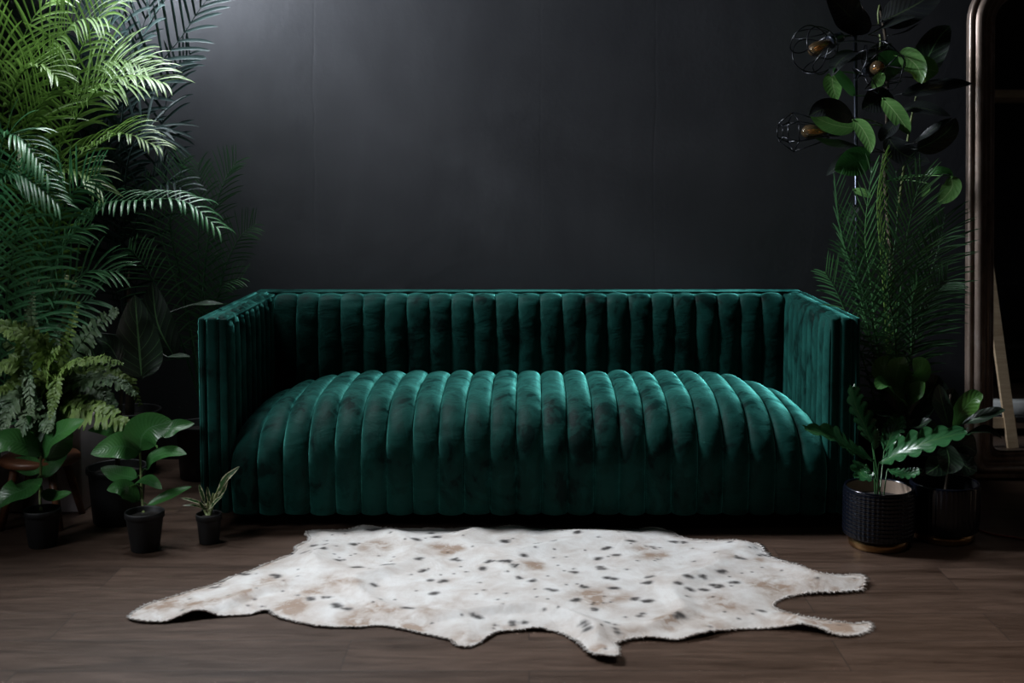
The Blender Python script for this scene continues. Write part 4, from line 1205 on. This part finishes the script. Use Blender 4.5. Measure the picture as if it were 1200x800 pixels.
def mat_bronze():
    m, nt, bb = new_mat('worn bronze frame')
    f = noise_n(nt, 12, 5, .6, coords(nt, scale=(1, 1, .5)), .4)
    nt.links.new(ramp(nt, f, [(.3, (.16, .11, .08)), (.55, (.34, .26, .21)), (.75, (.55, .47, .42))]), bb.inputs['Base Color'])
    bb.inputs['Metallic'].default_value = .6
    nt.links.new(ramp(nt, f, [(.3, (.45,) * 3), (.7, (.28,) * 3)]), bb.inputs['Roughness'])
    return m
obj('frame', b, mat_bronze(), mirror)
m, nt, bb = new_mat('mirror glass'); bb.inputs['Metallic'].default_value = 1; bb.inputs['Roughness'].default_value = .01; bb.inputs['Base Color'].default_value = (.75, .8, .8, 1)
b = N()
pp = rr_path(MW - 2 * .108, MH - 2 * .108, .22 - .108)
fr = [b.verts.new((x, -.006, z + .108)) for x, z in pp]; bk = [b.verts.new((x, -.001, z + .108)) for x, z in pp]
b.faces.new(fr); b.faces.new(bk[::-1])
for k in range(len(fr)): b.faces.new((fr[k], bk[k], bk[(k + 1) % len(fr)], fr[(k + 1) % len(fr)]))
obj('glass', b, m, mirror, False)
b = N()
pp = rr_path(MW - .01, MH - .01, .215)
fr = [b.verts.new((x, .0, z + .005)) for x, z in pp]; bk = [b.verts.new((x, .012, z + .005)) for x, z in pp]
b.faces.new(fr); b.faces.new(bk[::-1])
for k in range(len(fr)): b.faces.new((fr[k], bk[k], bk[(k + 1) % len(fr)], fr[(k + 1) % len(fr)]))
obj('backing_board', b, M_plinth, mirror, False)
b = N(); tube(b, [Vector((0, .012, 1.25)), Vector((0, .18, .62)), Vector((0, .262, .025))], .012, 8); obj('support_strut', b, M_plinth, mirror)

# what the mirror shows: things standing out of frame in the room, found by reflecting their virtual places
nM = Vector((0, -math.cos(TILT), math.sin(TILT))).normalized()
pM = Vector((0, .70, 0)) + Matrix.Rotation(-TILT, 3, 'X') @ Vector((0, -.006, 0))
nM = Matrix.Rotation(-TILT, 3, 'X') @ Vector((0, -1, 0))
def refl(p):
    p = Vector(p); return p - 2 * (p - pM).dot(nM) * nM
e0 = refl(at(1187, 535, 1.6)); e1 = refl(at(1156, 300, 1.75))
e0.z = 0
easel = thing('easel', 'pale wooden easel reflected in the lower part of the mirror glass', 'easel', (e0.x, e0.y, 0))
b = N()
def plank(bm, a, c, w, th, side=Vector((1, 0, 0))):
    a = Vector(a); c = Vector(c); T = (c - a).normalized(); S = (side - T * side.dot(T)).normalized(); Nn = T.cross(S)
    q = [[bm.verts.new(p + S * sx * w / 2 + Nn * sy * th / 2) for sx, sy in ((-1, -1), (1, -1), (1, 1), (-1, 1))] for p in (a, c)]
    bm.faces.new(q[0][::-1]); bm.faces.new(q[1])
    for k in range(4): bm.faces.new((q[0][k], q[0][(k + 1) % 4], q[1][(k + 1) % 4], q[1][k]))
l1 = e1 - easel.location
plank(b, (0, 0, 0), l1, .05, .022); obj('leg', b, M_beech, easel, False)
b = N(); plank(b, (-.42, 0, 0), (l1.x + .03 - .15, l1.y, l1.z), .05, .022); obj('leg', b, M_beech, easel, False)
b = N(); plank(b, (-.2, -.45, 0), (l1.x - .05, l1.y - .03, l1.z), .045, .022); obj('leg', b, M_beech, easel, False)
b = N(); plank(b, (-.40, -.012, .12), (.02, -.012, .12), .05, .02, Vector((0, 0, 1))); obj('crossbar', b, M_beech, easel, False)

cb0 = refl(at(1160, 113, 5.5)); cb1 = refl(at(1290, 113, 5.5))
# long pale shelf far behind the camera, held on the right wall side
shz = (cb0.z + cb1.z) / 2
sh = thing('shelving_unit', 'black shelving with one pale wooden top board seen in the mirror', 'shelf', ((cb0.x + cb1.x) / 2, cb0.y, 0))
wS = abs(cb1.x - cb0.x) / 2 + .25
b = N(); box(b, -wS, wS, -.15, .15, shz - .03, shz + .03, .003, 1); obj('top_board', b, M_beech, sh, False)
for sx in (-wS + .02, wS - .05):
    b = N(); box(b, sx, sx + .03, -.14, .14, 0, shz - .03); obj('side_panel', b, M_plinth, sh, False)
for z in (.3, .8, 1.3):
    b = N(); box(b, -wS + .05, wS - .05, -.14, .14, z, z + .025); obj('shelf', b, M_plinth, sh, False)

# low bench with a white box and crimson cloth, reflected at the mirror's foot
q = refl(at(1200, 530, 2.2))
bench = thing('bench', 'low dark bench reflected near the bottom of the mirror', 'bench', (q.x + .1, q.y, 0))
bh = max(.1, q.z)
b = N(); box(b, -.45, .45, -.16, .16, bh - .03, bh, .004, 1); obj('seat', b, M_plinth, bench, False)
for sx in (-.4, .4):
    for sy in (-.12, .12):
        b = N(); box(b, sx - .015, sx + .015, sy - .015, sy + .015, 0, bh - .03); obj('leg', b, M_plinth, bench, False)
M_white = plain('white card', (.55, .53, .52), .7, var=.05)
b = N(); box(b, -.30, -.02, -.1, .08, 0, .07, .004, 1)
o = obj('storage_box', b, M_white); o.location = (q.x + .1, q.y, bh + .001); tag(o, 'flat white box on the low bench reflected in the mirror', 'box')
M_red = plain('crimson cloth', (.35, .02, .05), .8, var=.2)
b = N()
g = [[b.verts.new((x * .03, y * .03, .055 + .02 * noise.noise(Vector((x * .6, y * .6, 1))) if 0 < x < 8 and 0 < y < 6 else 0)) for x in range(9)] for y in range(7)]
for y in range(6):
    for x in range(8): b.faces.new((g[y][x], g[y][x + 1], g[y + 1][x + 1], g[y + 1][x]))
rim = [g[0][x] for x in range(9)] + [g[y][8] for y in range(1, 7)] + [g[6][x] for x in range(7, -1, -1)] + [g[y][0] for y in range(5, 0, -1)]
b.faces.new(rim[::-1])
o = obj('folded_cloth', b, M_red); o.location = (q.x + .12, q.y - .09, bh + .001); tag(o, 'crimson cloth folded beside the white box in the mirror', 'cloth')

# red cable on the floor by the mirror
b = N(); tube(b, bez([onfloor(1140, 618, .004), onfloor(1160, 625, .004), onfloor(1185, 629, .004), onfloor(1215, 632, .004), onfloor(1260, 620, .004)], 30), .0035, 8)
tag(obj('cable', b, M_cable), 'thin dark red cable lying on the floor before the mirror', 'cable')
